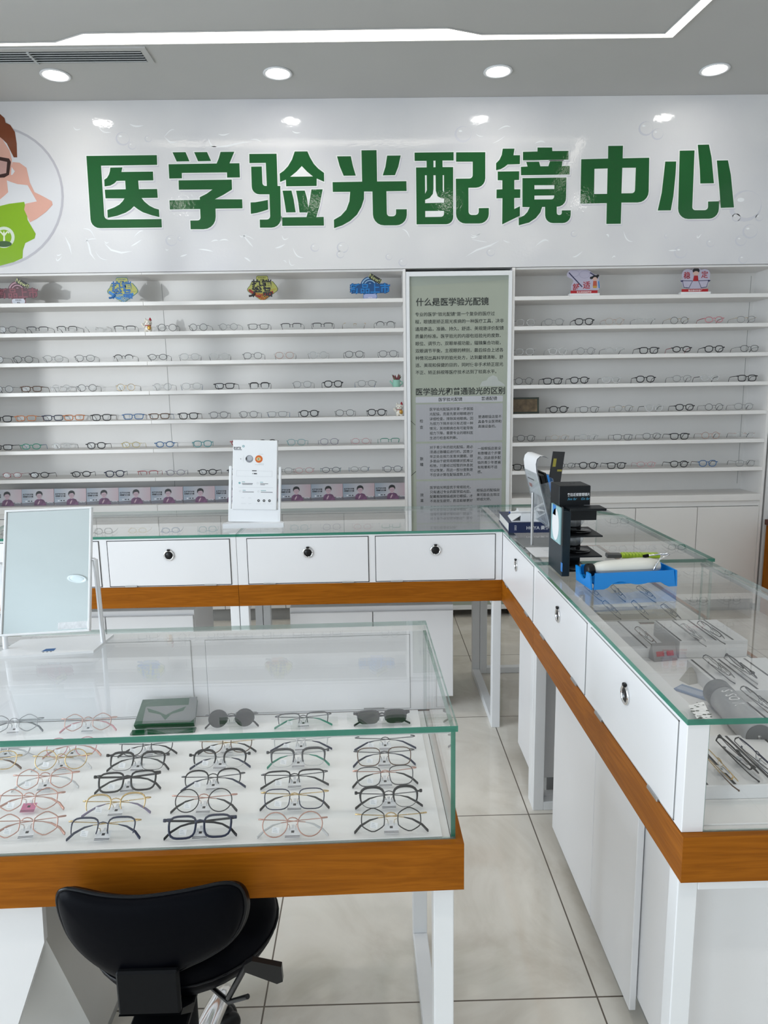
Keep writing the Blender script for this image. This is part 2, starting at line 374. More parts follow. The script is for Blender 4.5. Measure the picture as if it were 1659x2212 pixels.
for q in ((gx0, gx1, gy0, gy0+fw), (gx0, gx1, gy1-fw*.4, gy1), (gx1-fw, gx1, gy0+fw, gy1-fw*.4), (gx0, gx0+fw, gy0+fw, gy1-fw*.4)): b.box(q[0], q[1], q[2], q[3], ZC-.008, ZC, CEIL)
b.build('vent_frame', g)
MB().box(gx0+fw, gx1-fw, gy0+fw, gy1-fw*.4, ZC-.001, ZC, mat('vent_dark', (.10, .11, .11), .8)).build('duct_opening', g)
for i in range(5):
    y = gy0+fw+.010+i*.026
    MB().box(-.5*(gx1-gx0)+fw, .5*(gx1-gx0)-fw, -.010, .010, -.0015, .0015, VG, M=Matrix.Translation(((gx0+gx1)/2, y, ZC-.008)) @ Matrix.Rotation(R(38), 4, 'X')).build('slat', g)
MB().box(-1.832, -1.818, gy0+fw, gy1-fw*.4, ZC-.016, ZC-.001, VG).build('divider', g)

# ---------------------------------------------------------------- big wall sign
def sign_mat():
    m = bpy.data.materials.new('glossy_water_print'); m.use_nodes = True; t = m.node_tree; b = t.nodes['Principled BSDF']
    tc = nd(t, 'ShaderNodeTexCoord')
    # printed water: soft grey-lilac cloudiness and thin white ripple lines
    n = nd(t, 'ShaderNodeTexNoise'); n.inputs['Scale'].default_value = 1.3; n.inputs['Detail'].default_value = 3; t.links.new(tc.outputs['Object'], n.inputs['Vector'])
    cr = nd(t, 'ShaderNodeValToRGB'); e = cr.color_ramp.elements; e[0].position = .35; e[0].color = (.69, .685, .705, 1); e[1].position = .62; e[1].color = (.775, .765, .765, 1)
    t.links.new(n.outputs['Fac'], cr.inputs[0])
    b.inputs['Roughness'].default_value = .06; b.inputs['Specular IOR Level'].default_value = .5
    t.links.new(cr.outputs[0], b.inputs['Base Color'])
    n2 = nd(t, 'ShaderNodeTexNoise'); n2.inputs['Scale'].default_value = 55; n2.inputs['Detail'].default_value = 2; t.links.new(tc.outputs['Object'], n2.inputs['Vector'])
    bp = nd(t, 'ShaderNodeBump'); bp.inputs['Strength'].default_value = .05; bp.inputs['Distance'].default_value = .01; t.links.new(n2.outputs['Fac'], bp.inputs['Height']); t.links.new(bp.outputs[0], b.inputs['Normal'])
    return m
SIGN = sign_mat()
GREEN = mat('glossy_green_vinyl', (.013, .105, .026), .07, spec=.5, bump=.05, bscale=55)
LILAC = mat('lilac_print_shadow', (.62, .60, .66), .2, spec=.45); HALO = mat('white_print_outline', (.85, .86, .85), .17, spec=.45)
sg = thing('wall_sign', 'huge glossy white sign board with eight big green characters above the shelves', 'sign', (.2, YF, 2.93))
MB().box(XL, XR, YF, YF+.012, 2.415, ZC-.001, SIGN).build('board', sg)
def wl(pts, ox, oy, sc, n=5):
    out = []
    for x, y in fillet([(p[0], -p[1], *p[2:]) for p in pts], n):
        p = at(ox+x/sc, oy-y/sc, 1, YF); out.append((p.x, p.z))
    return out
CH = [
 (170, 300, 8.295, [[[(140,308),(1402,293),(1408,467),(403,482),(465,1450,80),(1485,1437),(1492,1588),(225,1603,170)]],
  [[(568,517),(785,513),(768,595),(1333,588),(1340,745),(1068,749),(1080,903),(1407,900),(1418,1057),(1130,1062),(1180,1125),(1270,1200),(1360,1245),(1440,1268),(1448,1403),(1310,1370),(1150,1315),(1060,1260),(992,1208),(930,1270),(840,1325),(690,1380),(523,1415),(515,1277),(640,1230),(730,1180),(790,1120),(822,1068),(483,1068),(470,912),(845,905),(835,752),(683,755),(640,800),(570,838),(466,855),(460,735),(510,700),(545,640),(562,580)]]]),
 (350, 300, 8.295, [[[(190,243),(423,240),(493,403),(265,408)]], [[(577,240),(807,238),(880,398),(648,403)]],
  [[(1050,235),(1297,233),(1210,440),(1388,438),(1397,693),(1168,695),(1165,603),(357,612),(358,708),(132,713),(118,457),(980,443),(1020,345)]],
  [[(298,745),(1250,732),(1256,908),(1100,1005),(950,1083),(1437,1085),(1443,1245),(960,1252),(968,1620,215),(515,1620),(508,1465),(693,1462,50),(685,1258),(143,1266),(135,1103),(680,1093),(678,1047),(800,985),(905,908),(303,913)]]]),
 (520, 300, 8.295, [[[(155,272),(643,268),(662,845),(710,846),(725,1592,170),(345,1592),(342,1448),(530,1447,60),(515,995),(203,995,140),(188,500),(378,497),(392,845,55),(468,845),(450,432),(158,436)]],
  [[(177,1140),(260,1137),(390,1115),(487,1095),(493,1265),(390,1300),(290,1328),(183,1345)]],
  [[(968,228),(1195,226),(1240,330),(1310,450),(1390,535),(1493,612),(1495,770),(1362,712),(1360,845),(815,852),(810,733),(706,775),(698,625),(770,575),(850,490),(920,370)],[(1095,490),(1190,590),(1295,676),(890,680),(1000,590)]],
  [[(750,930),(910,928),(950,1090),(985,1318),(815,1320),(785,1130)]],
  [[(992,930),(1148,928),(1185,1060),(1213,1232),(1240,1080),(1268,908),(1468,905),(1420,1170),(1355,1402),(1487,1400),(1492,1555),(745,1560),(743,1408),(1180,1403),(1200,1320),(1055,1320),(1030,1130)]]]),
 (700, 300, 8.295, [[[(233,315),(480,313),(515,480),(568,660),(352,662),(280,490)]], [[(1130,302),(1373,300),(1330,500),(1270,652),(1052,656),(1100,500)]],
  [[(670,207),(940,203),(950,765),(1475,760),(1478,935),(1117,940),(1125,1390,60),(1290,1390,60),(1290,1263),(1482,1262),(1482,1550,190),(880,1552,200),(867,945),(717,945),(715,1080),(670,1220),(590,1360),(470,1470),(330,1550),(180,1602),(177,1452),(300,1380),(400,1270),(455,1120),(468,950),(158,952),(153,777),(682,768)]]]),
 (880, 300, 8.295, [[[(128,248),(828,240),(828,390),(628,390),(630,508),(818,508),(822,1530,130),(165,1533),(155,515),(345,513),(343,396),(130,397)],[(467,393),(503,393),(503,510),(467,511)],[(315,655),(345,655),(348,920),(318,985)],
   [(467,655),(505,655),(508,930),(540,1030),(600,1065),(655,1070),(657,1145),(318,1153),(318,1095),(400,1060),(455,990),(467,900)],[(632,653),(655,653),(655,970),(634,930)],[(320,1295),(655,1292),(655,1398,55),(320,1403)]],
  [[(872,243),(1395,240),(1395,875,170),(1093,878),(1095,1365,60),(1278,1365,60),(1278,1243),(1458,1240),(1458,1517,170),(872,1518,170),(868,716),(1170,712,60),(1170,410),(872,411)]]]),
 (1050, 300, 8.295, [[[(298,178),(508,177),(490,295),(607,295),(603,455),(385,460),(330,505),(260,545),(178,563),(178,440),(240,375),(280,290)]],
  [[(207,587),(592,582),(590,738),(505,740),(505,905),(612,905),(610,1060),(503,1062),(505,1258),(605,1210),(603,1380),(288,1533),(292,1065),(185,1067),(187,910),(290,905),(290,745),(207,743)]],
  [[(660,235),(920,228),(920,157),(1183,157),(1185,220),(1475,218),(1472,375),(660,385)]],
  [[(718,415),(948,412),(970,493),(1115,492),(1143,402),(1370,400),(1355,487),(1498,487),(1495,640),(625,653),(622,503),(742,497)]],
  [[(650,705),(1438,693),(1430,1215,160),(1265,1217),(1265,1365,40),(1355,1365,40),(1355,1283),(1515,1282),(1510,1510,145),(1060,1510,140),(1055,1220),(1003,1222),(970,1320),(890,1420),(770,1500),(585,1550),(583,1418),(680,1375),(740,1310),(780,1225),(650,1222)],[(865,833),(1220,832),(1220,900),(865,905)],[(865,1020),(1218,1015),(1218,1085,50),(865,1088)]]]),
 (1230, 300, 8.295, [[[(210,367),(690,355),(693,128),(958,125),(952,350),(1428,340),(1415,1140,200),(930,1143),(918,1522),(660,1525),(668,1153),(195,1162)],[(447,540),(682,532),(672,988),(440,990)],[(945,522),(1187,520),(1170,975,60),(930,978)]]]),
 (1400, 290, 7.9, [[[(290,468),(478,466),(465,700),(430,1050),(385,1300),(162,1303),(230,1000),(265,700)]], [[(537,283),(790,278),(750,1297,50),(1020,1297,60),(1020,1150),(1208,1145),(1200,1440,170),(505,1450,170)]],
  [[(845,182),(1035,178),(1080,400),(1120,838),(888,842),(880,600)]], [[(1170,450),(1360,447),(1410,700),(1463,1250),(1237,1258),(1215,950)]]])]
for ox, oy, sc, polys in CH:
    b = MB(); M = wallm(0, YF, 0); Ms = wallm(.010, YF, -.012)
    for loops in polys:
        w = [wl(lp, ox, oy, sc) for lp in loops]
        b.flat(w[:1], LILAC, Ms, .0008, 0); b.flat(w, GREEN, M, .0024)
        o = max(w[:1], key=len); ar = sum(o[i-1][0]*o[i][1]-o[i][0]*o[i-1][1] for i in range(len(o)))
        ring = o+[o[0]]; loop = []
        for i in range(len(o)):           # white outline: the outline pushed outwards
            p0, p1, p2 = Vector(o[i-1]), Vector(o[i]), Vector(o[(i+1) % len(o)])
            t0 = (p1-p0).normalized(); t1 = (p2-p1).normalized(); sgn = 1 if ar > 0 else -1
            n0 = Vector((t0.y, -t0.x))*sgn; n1 = Vector((t1.y, -t1.x))*sgn; nn = (n0+n1); L = nn.length
            nn = nn/L if L > 1e-6 else n0; loop.append(tuple(p1+nn*(.0065/max(.5, nn.dot(n0)))))
        b.flat([loop], HALO, M, .0016)
        for h in w[1:]: b.flat([h], HALO, M, .0030)
    b.build('character', sg)
# printed portrait in a round frame, cut by the picture's edge
def pl(b, pts, m, z, sc=1.9988): b.flat([wl(pts, 0, 0, sc)], m, wallm(0, YF, 0), z)
port = MB(); circ = [(-16+154*math.cos(a*PI/24), 425+154*math.sin(a*PI/24)) for a in range(48)]
ri = [(-16+149*math.cos(a*PI/24), 425+149*math.sin(a*PI/24)) for a in range(48)]
SG = dict(rough=.17, spec=.45)
pl(port, circ, mat('round_frame_print', (.52, .51, .55), **SG), .0010, 1); pl(port, ri, mat('round_ground_print', (.72, .72, .74), **SG), .0014, 1)
SKIN = mat('skin_print', (.72, .40, .32), **SG); HAIR = mat('auburn_hair_print', (.20, .055, .022), **SG); LIME = mat('lime_shirt_print', (.24, .43, .02), **SG); DKF = mat('dark_frame_print', (.05, .022, .02), **SG)
pl(port, [(-90,640),(-40,600),(0,585),(10,600),(42,650),(52,690),(48,760),(30,780),(36,830),(20,845),(0,862),(-60,880),(-90,800)], SKIN, .0018)
pl(port, [(-110,700),(-100,520),(-60,480),(-20,470),(0,492),(20,510),(25,530),(45,540),(65,570),(73,620),(75,680),(60,680),(45,650),(30,620),(10,600),(0,592),(-60,600),(-95,690)], HAIR, .0022)
pl(port, [(-90,1148),(-110,960),(-60,900),(0,890),(40,880),(105,872),(115,905),(120,950),(155,1010),(150,1030),(110,1050),(100,1080),(98,1115),(60,1132),(0,1148)], LIME, .0022)
pl(port, [(55,700),(85,703),(115,725),(130,790),(150,830),(190,850),(225,870),(228,885),(200,915),(160,945),(130,960),(105,905),(110,880),(160,870),(120,800),(75,795),(45,785),(20,775),(25,762),(55,755),(65,740),(50,720)], SKIN, .0026)
pl(port, [(-60,676),(0,678),(40,685),(48,700),(40,755),(20,767),(-60,770)], DKF, .0030); pl(port, [(-50,690),(0,693),(32,700),(28,748),(0,754),(-50,755)], mat('lens_print', (.55, .33, .30), **SG), .0034)
pl(port, ell(18, 1025, 46, 46), mat('badge_print', (.66, .72, .62), **SG), .0026); pl(port, ell(18, 1025, 33, 33), LIME, .0030)
BDG = mat('badge_dark_print', (.06, .12, .05), **SG)
pl(port, [(14,1052),(16,1020),(2,1004),(-4,1010),(-6,1002),(4,998),(14,1008),(18,996),(22,1008),(32,998),(42,1002),(40,1010),(34,1004),(22,1020),(24,1052)], mat('badge_pale_print', (.75, .80, .62), **SG), .0034)
pl(port, ell(18, 1054, 34, 13), BDG, .0036)
port.build('portrait_print', sg, 'printed boy in a lime shirt holding dark glasses')
# printed droplets and ripple strokes
dr = MB(); rnd = random.Random(3); DROP = mat('droplet_print', (.66, .66, .70), **SG); SPARK = mat('droplet_white_print', (.90, .91, .92), **SG)
M = wallm(0, YF, 0)
def drop(x, z, r):
    dr.flat([ell(x, z, r, r*.9, 16)], DROP, M, .0004); dr.flat([ell(x+.1*r, z+.08*r, r*.86, r*.76, 16)], SIGN, M, .0006); dr.flat([ell(x-.3*r, z+.35*r, r*.22, r*.12, 8)], SPARK, M, .0007)
spots = [(1610,445,34),(1620,500,16),(1590,470,9),(1600,520,12),(1535,525,9),(1395,278,15),(1420,290,12),(1440,510,5),(1500,455,5),(1640,470,8),(1605,560,10),(1470,545,14),(370,520,12),(265,300,14),(285,315,8),(320,300,7),(680,535,9),(735,550,8),(740,535,12),(1000,290,17),(1060,545,9),(870,567,9),(840,555,7),(1240,505,7),(390,515,6)]
for px, py, r in spots: p = at(px, py, 1, YF); drop(p.x, p.z, r/1515*4.9)
def stroke(pts, w):
    P = [at(x, y, 1, YF) for x, y in pts]; n = len(P); top = []; bot = []
    for i, p in enumerate(P):
        a = P[max(0, i-1)]; c = P[min(n-1, i+1)]; t = (c-a).normalized(); k = w*(1-abs(2*i/(n-1)-1)**2)+.0004
        top.append((p.x-t.z*k, p.z+t.x*k)); bot.append((p.x+t.z*k, p.z-t.x*k))
    dr.flat([top+bot[::-1]], SPARK, M, .0009)
for k in range(46):
    x = rnd.uniform(120, 700) if k % 3 else rnd.uniform(860, 1600); y = rnd.uniform(500, 566) if k % 4 else rnd.uniform(268, 312)
    L = rnd.uniform(6, 34); a = rnd.uniform(-.6, .9); cv = rnd.uniform(-8, 8)
    stroke([(x+L*(u-.5)*math.cos(a)-cv*math.sin(PI*u)*.4, y+L*(u-.5)*math.sin(a)+cv*math.sin(PI*u)) for u in [i/6 for i in range(7)]], rnd.uniform(.0018, .005))
for pts in ([(443,316),(470,317),(490,316),(505,312),(525,308),(545,307)],[(185,512),(192,530),(196,548),(206,562)],[(225,525),(240,540),(262,546),(285,543)],[(355,296),(368,308),(385,308)],[(140,510),(150,530),(155,550)],[(1005,555),(1030,540),(1060,530),(1078,520)]): stroke(pts, .006)
dr.build('water_print', sg)

# ---------------------------------------------------------------- wall shelving
ZS = [2.226, 2.032, 1.838, 1.642, 1.445, 1.249, 1.052, .860]
def bay(x0, x1, label, panels, doors, lside=True, rside=True):
    t = thing('display_shelf', label, 'shelving', ((x0+x1)/2, 5.0, 0), 'white wall shelving bays')
    xs = [x0+(x1-x0)*k for k in panels]
    MB().box(x0, x1, YB-.022, YB-.004, .06, 2.412, BACKW).build('back_panel', t)
    b = MB()
    for k in xs[1:-1]: b.box(k-.0012, k+.0012, YB-.0235, YB-.022, .9, 2.38, mat('panel_seam', (.35, .35, .34), .6))
    if len(xs) > 2: b.build('panel_seam', t)
    w = .018
    if lside: MB().box(x0, x0+w, YF, YB-.022, .06, 2.412, SHELFW).build('side_panel', t)
    if rside: MB().box(x1-w, x1, YF, YB-.022, .06, 2.412, SHELFW).build('side_panel', t)
    a0 = x0+(w if lside else .0008); a1 = x1-(w if rside else .0008)
    MB().box(a0, a1, YF+.012, YB-.022, 2.400, 2.413, SHELFW).build('top_board', t)
    for z in ZS[:-1]: MB().box(a0, a1, YF, YB-.0225, z-.0255, z, SHELFW, .0015).build('shelf', t)
    MB().box(a0, a1, YF-.002, YB-.0225, .815, .86, SHELFW, .0015).build('shelf', t)
    MB().box(a0, a1, YF+.02, YB-.03, .775, .814, SHELFW).build('rail', t)
    MB().box(a0, a1, YF+.022, YB-.03, .09, .774, GAP).build('carcass', t)
    n = doors; dw = (a1-a0)/n
    for i in range(n): MB().box(a0+dw*i+.002, a0+dw*(i+1)-.002, YF+.003, YF+.021, .095, .772, SHELFW, .001).build('door', t)
    MB().box(a0, a1, YF+.04, YF+.055, 0, .09, KICK).build('kick_board', t)
    return t
bay(-3.245, -1.5, 'white wall shelf bay of eyeglasses ending at the white seam under the portrait', [0, 1], 4, True, False)
bay(-1.5, .245, 'white wall shelf bay of eyeglasses between the seam and the green panel', [0, .03, 1], 4, False, True)
bay(.957, 2.755, 'white wall shelf bay of eyeglasses on the far side of the green panel', [0, .975, 1], 4, True, True)

# ---------------------------------------------------------------- information panel between the bays
ip = thing('information_panel', 'tall sage green panel of printed eye-test text in a white frame', 'poster', (.6, YF, 1.2))
x0, x1 = .247, .955
b = MB(); b.box(x0, x0+.023, YF-.012, YF+.02, .06, 2.392, STEELW, .001); b.box(x1-.023, x1, YF-.012, YF+.02, .06, 2.392, STEELW, .001); b.box(x0+.023, x1-.023, YF-.012, YF+.02, 2.362, 2.392, STEELW, .001); b.box(x0+.023, x1-.023, YF-.012, YF+.02, .06, .09, STEELW, .001)
b.build('panel_frame', ip)
SAGE = mat('sage_green_print', (.365, .395, .325), .45, var=.06, scale=1.2)
MB().box(x0+.023, x1-.023, YF+.004, YF+.012, .09, 2.362, SAGE).build('printed_sheet', ip)
yt = YF+.004; M = wallm(0, yt, 0)
SAGE2 = mat('grey_green_print', (.33, .365, .315), .45); GREYP = mat('table_grey_print', (.40, .40, .42), .45); GREYH = mat('table_header_print', (.50, .505, .53), .45); CLOUD = mat('cloud_print', (.45, .475, .45), .45); TXT = mat('dark_text_print', (.035, .04, .035), .5)
b = MB()
b.flat([[(.27, 2.30), (.932, 2.335), (.932, 2.362), (.27, 2.362)]], SAGE2, M, .0006)
b.flat([[(.745, 1.638), (.76, 1.67), (.79, 1.677), (.805, 1.697), (.835, 1.712), (.862, 1.700), (.872, 1.675), (.90, 1.66), (.915, 1.645), (.917, 1.638)]], CLOUD, M, .0006)
b.flat([[(.27, 1.41), (.302, 1.38), (.302, 1.384), (.27, 1.414)]], TXT, M, .0006); b.flat([[(.27, 1.03), (.305, 1.06), (.302, 1.063), (.27, 1.034)]], TXT, M, .0006)
b.build('scenery_print', ip)
rows = [(1.533, 1.573), (1.268, 1.522), (1.005, 1.254), (.60, .992)]
for i, (z0, z1) in enumerate(rows):
    b = MB(); b.flat([rrect(.598, z1-z0, .006, .605, (z0+z1)/2)], GREYH if i == 0 else GREYP, M, .0008)
    if i:
        b.flat([[(.3725, z0), (.3735, z0), (.3735, z1), (.3725, z1)]], CLOUD, M, .0012); b.flat([[(.7095, z0), (.7105, z0), (.7105, z1), (.7095, z1)]], CLOUD, M, .0012)
    b.build('table_row', ip)
b = MB()
b.text('什么是医学验光配镜', TXT, M, .0545, .312, 2.178, .0012, .018)
for i, s in enumerate(['专业的医学“验光配镜”是一个复杂的医疗过', '程，眼镜是矫正屈光疾病的一种医疗工具，决非', '通用商品，准确、持久、舒适、美观是评价配镜', '质量的标准。医学验光的内容包括验光的度数、', '眼位、调节力、双眼单视功能，辐辏集合功能，', '双眼调节平衡，主视眼的辨别，最后综合上述各', '种情况出具科学的验光处方，达到戴镜清晰、舒', '适、美观和保健的目的，同时使非手术矫正屈光', '不正、矫正斜视等医疗技术达到了较高水平。']):
    b.text(s, TXT, M, .0285, .306, 2.108-.0478*i, .0012, .006)
b.text('医学验光和普通验光的区别', TXT, M, .0515, .304, 1.588, .0012, .018)
b.text('医学验光配镜', TXT, M, .0275, .461, 1.543, .0016, .006); b.text('普通配镜', TXT, M, .0275, .755, 1.545, .0016, .006)
def para(lines, x, z, s=.0232, dz=.0327, bold=.004):
    for i, l in enumerate(lines): b.text(l, TXT, M, s, x, z-dz*i, .0016, bold)
para(['医学验光配镜并非第一步就验', '光配镜，而是先要对眼睛进行', '详细检查，排除其他眼病。因', '为视力下降并非只有近视一种', '情况，其他眼病也有可能导致', '视力下降，需要专业的眼科医', '生进行检查和判断。'], .400, 1.479)
para(['普通眼镜店是不', '具备专业医师和', '高端设备的。'], .7345, 1.423)
para(['检', '查'], .332, 1.40, .025, .043)
para(['对于青少年的验光配镜，是必', '须通过散瞳后进行的，因青少', '年正处在视力发育关键期，很', '多是由于疲劳用眼睫状肌难以', '松弛，只要经过短暂的休息就', '可以恢复，而这一部分度数是', '不应该计算在配镜度数上的。'], .400, 1.218, dz=.0318)
para(['一般眼镜店是没', '有散瞳这个步骤', '的，因此很多配', '镜的青少年普遍', '有眩晕和不适', '感。'], .7325, 1.205, dz=.0325)
para(['散', '瞳'], .332, 1.14, .025, .04)
para(['医学验光明显优于常规验光，', '只有通过专业的医学验光后，', '配戴框架眼镜或其它眼镜，才', '不易发生疲劳，而且能够更好'], .400, .938, dz=.0318)
para(['眼镜店的配镜效', '果可能会出现过', '矫或欠矫。'], .728, .913, dz=.0318)
para(['效', '果'], .332, .886, .025, .04)
b.build('lettering', ip)
# ---------------------------------------------------------------- glass display counters
ZT, ZB, ZD, ZW = .976, .964, .735, .636
def counter(label, M, u0, u1, D, doors, ends, wu, wv, loc, wood_ends=(1, 1), rear=True, top=None, legs=(1, 1), front_over=.015, inner=True, top_pale=(), side_edge=None, front_gap=True):
    t = thing('display_counter', label, 'counter', loc, 'oak banded glass display counters')
    b = MB(); b.box(u0, u1, .001, .045, ZD, ZB, WHITE, .0015, M); b.build('door_board', t)
    for a, c in doors:
        d = MB(); gp = GAP if front_gap else GAP3; gw = .0032 if front_gap else .0022
        for v0, v1, mm, g_ in ((-.0006, .02, gp, gw), (.03, .0456, GAP2, .0015)): d.box(a-g_, a, v0, v1, .742-g_, .953+g_, mm, M=M).box(c, c+g_, v0, v1, .742-g_, .953+g_, mm, M=M).box(a-g_, c+g_, v0, v1, .953, .953+g_, mm, M=M).box(a-g_, c+g_, v0, v1, .742-g_, .742, mm, M=M)
        for h in (a+.10, c-.10): d.box(h-.028, h+.028, .0445, .048, .741, .746, GAP3, M=M)
        d.box(a, c, -.002, .047, .742, .953, WHITE, .001, M); do = d.build('door', t)
        m = (a+c)/2; r = MB(); T = M @ Matrix.Translation((m, -.002, .884)) @ Matrix.Rotation(R(90), 4, 'X')
        r.lathe([(.0001, .003), (.0175, .003), (.0185, .0), ], BLACK, T, 24); r.lathe([(.0175, 0), (.0178, .004), (.021, .006), (.0245, .004), (.025, 0)], CHROME, T, 28)
        r.box(m-.007, m+.007, -.0105, -.002, .904, .913, BLACK, .002, M); r.build('ring_pull', do)
        for h in (a+.095, c-.095): MB().box(h-.028, h+.028, -.0065, -.001, .7365, .744, STEEL, .001, M).build('hinge', do)
    g = MB()
    if top:
        g.prism(top, ZT-ZB, GLASS, M @ Matrix.Translation((0, 0, ZB)), EDGE)
    else: g.pane(u0-.004*ends[0], u1+.004*ends[1], -.0012, D+.006, ZB, ZT, GLASS, EDGE, M, top_pale)
    g.build('glass_top', t)
    MB().pane(u0, u1, D-.009, D-.001, ZD, ZB, GLASS, side_edge or EDGE, M, ((2, 0), (2, 1))).build('glass_panel', t)
    if ends[0]: MB().pane(u0, u0+.008, .045, D-.009, ZD, ZB, GLASS, side_edge or EDGE, M, ((2, 0), (2, 1))).build('glass_panel', t)
    if ends[1]: MB().pane(u1-.008, u1, .045, D-.009, ZD, ZB, GLASS, side_edge or EDGE, M, ((2, 0), (2, 1))).build('glass_panel', t)
    DW = mat('deck_white', (.87, .86, .84), .5, var=.01); MB().box(u0+.0085, u1-.0085, .047, D-.0095, ZD-.018, ZD-.003, DW, M=M).build('deck', t)
    MB().box(u0+.024, u1-.024, .047, D-.011, ZD-.003, ZD+.001, DW, .0008, M).build('tray_board', t)
    MB().box(u0+.01, u1-.01, D-.018, D-.0092, ZB-.010, ZB, mat('aluminium_rail', (.52, .54, .55), .35, .5), M=M).build('top_rail', t)
    w = MB(); fo = front_over; Z = M @ Matrix.Translation((0, 0, ZW)); hh = ZD-ZW
    U0, U1, V0, V1 = u0-fo*wood_ends[0], u1+fo*wood_ends[1], -.001, D+fo
    i0, i1, j0, j1 = u0+.004, u1-.004, .02, D-.004           # mitred at the corners
    w.prism([(U0, V0), (U1, V0), (i1, j0), (i0, j0)], hh, wu, Z); w.prism([(U1, V1), (U0, V1), (i0, j1), (i1, j1)], hh, wu, Z)
    w.prism([(U0, V1), (U0, V0), (i0, j0), (i0, j1)], hh, wv, Z); w.prism([(U1, V0), (U1, V1), (i1, j1), (i1, j0)], hh, wv, Z)
    w.build('oak_band', t)
    s = .042
    MB().box(u0+.012, u1-.012, .02, D-.012, ZW+.004, ZW+.03, STEELW, M=M).build('underside', t)
    for i, (a, c) in enumerate(((u0+.001, u0+s), (u1-s, u1-.001))):
        if not legs[i]: continue
        l = MB(); l.box(a, c, .001, s, 0, ZW, STEELW, .002, M); l.box(a, c, D-.055, D-.013, 0, ZW, STEELW, .002, M)
        l.box(a, c, s, D-.055, ZW-.03, ZW, STEELW, .002, M); l.box(a, c, s, D-.055, 0, .035, STEELW, .002, M); l.build('leg_frame', t)
    MB().tube([M @ Vector((u0+.012, D-.014, ZB-.006)), M @ Vector((u0+.06, D-.014, ZB-.006))], .006, PLASTIC_CLEAR, 6, flat=.4).tube([M @ Vector((u1-.06, D-.014, ZB-.006)), M @ Vector((u1-.012, D-.014, ZB-.006))], .006, PLASTIC_CLEAR, 6, flat=.4).build('corner_clip', t)
    return t
I = Matrix.Translation((0, 3.157, 0))
counter('oak banded far counter behind the table mirror, its inner end under the price stand', I, -1.853, -.630, .705, [(-1.81, -1.257), (-1.216, -.661)], (1, 0), WOODX, WOODY, (-1.24, 3.5, 0), (0, 0), top_pale=((1, 1),), side_edge=PALE)
counter('oak banded far counter between the price stand and the info panel corner', I, -.6285, .5945, .705, [(-.579, -.026), (.010, .560)], (0, 0), WOODX, WOODY, (0, 3.5, 0), (0, 0), top_pale=((1, 1),), side_edge=PALE)
MR = Matrix.Translation((.596, 0, 0)) @ Matrix.Rotation(R(-90), 4, 'Z')      # u = -y, v = x-.596
counter('aisle display counter carrying the blue tray, with its white end post in front', MR, -2.5145, -1.25, .63, [(-2.465, -1.882), (-1.842, -1.286)], (1, 1), WOODY, WOODX, (.9, 1.9, 0), (0, 1), front_gap=False, top_pale=((1, 1), (0, 0)), side_edge=PALE)
D2 = .665
counter('corner display counter carrying the brochure holder and navy book', MR, -3.86, -2.516, D2, [(-3.137, -2.536)], (0, 1), WOODY, WOODX, (.9, 3.1, 0), (0, 0),
        top=[(-3.862, -.0012), (-2.516, -.0012), (-2.516, D2+.006), (-3.47, D2+.006), (-3.60, D2-.08), (-3.862, D2-.08)], legs=(1, 1), side_edge=PALE, front_gap=False)
# nearest counter: its door side faces away
FC = Matrix.Translation((.157, 1.243, 0)) @ Matrix.Rotation(R(1.2), 4, 'Z') @ Matrix.Translation((-.157, -1.243, 0))
MF = FC @ Matrix.Translation((0, 1.868, 0)) @ Matrix.Rotation(R(180), 4, 'Z')   # u=-x, v=1.868-y
counter('nearest display counter with oak band, full of eyeglasses behind clear front glass', MF, -.150, 1.075, .620, [(-.105, .445), (.485, 1.03)], (1, 1), WOODX, WOODY, (-.4, 1.55, 0), (1, 1), top_pale=((1, 0),))

def low_cab(label, x0, x1, y0, y1, z0, z1, doors, side, kick=True):
    """doors: spans along the door face; side 'y-' or 'x-'"""
    t = thing('low_cabinet', label, 'cabinet', ((x0+x1)/2, (y0+y1)/2, 0), 'white low cabinets under the counters')
    MB().box(x0, x1, y0, y1, z0, z1, WHITE, .0015).build('body', t)
    if kick: MB().box(x0+.03, x1-.03, y0+.03, y1-.03, 0, z0, KICK).build('kick_board', t)
    for a, c, d0, d1 in doors:
        if side == 'y-': MB().box(a, c, y0-.02, y0-.003, d0, d1, WHITE, .0015).build('door', t)
        else: MB().box(x0-.02, x0-.003, a, c, d0, d1, WHITE, .0015).build('door', t)
    return t
low_cab('white low cabinet with a narrow and a wide door beneath the far counter', -1.75, -.897, 3.37, 3.76, .07, .556, [(-1.75, -1.056, .08, .532), (-1.049, -.900, .08, .532)][:0]+[(-1.75, -1.334, .08, .532), (-1.328, -.900, .08, .532)], 'y-')
low_cab('white low cabinet with two doors beneath the far counter nearest the info panel', -.423, .392, 3.37, 3.76, .07, .556, [(-.420, -.013, .08, .532), (-.008, .389, .08, .532)], 'y-')
low_cab('long white low cabinet beneath the aisle counter that holds the blue tray', .648, 1.17, 1.315, 2.285, .075, .627, [(1.537, 1.86, .042, .585), (1.864, 2.305, .042, .585)], 'x-')
low_cab('short white low cabinet beneath the aisle counter in the corner', .648, 1.17, 2.56, 2.93, .085, .627, [(2.61, 2.905, .055, .60)], 'x-')
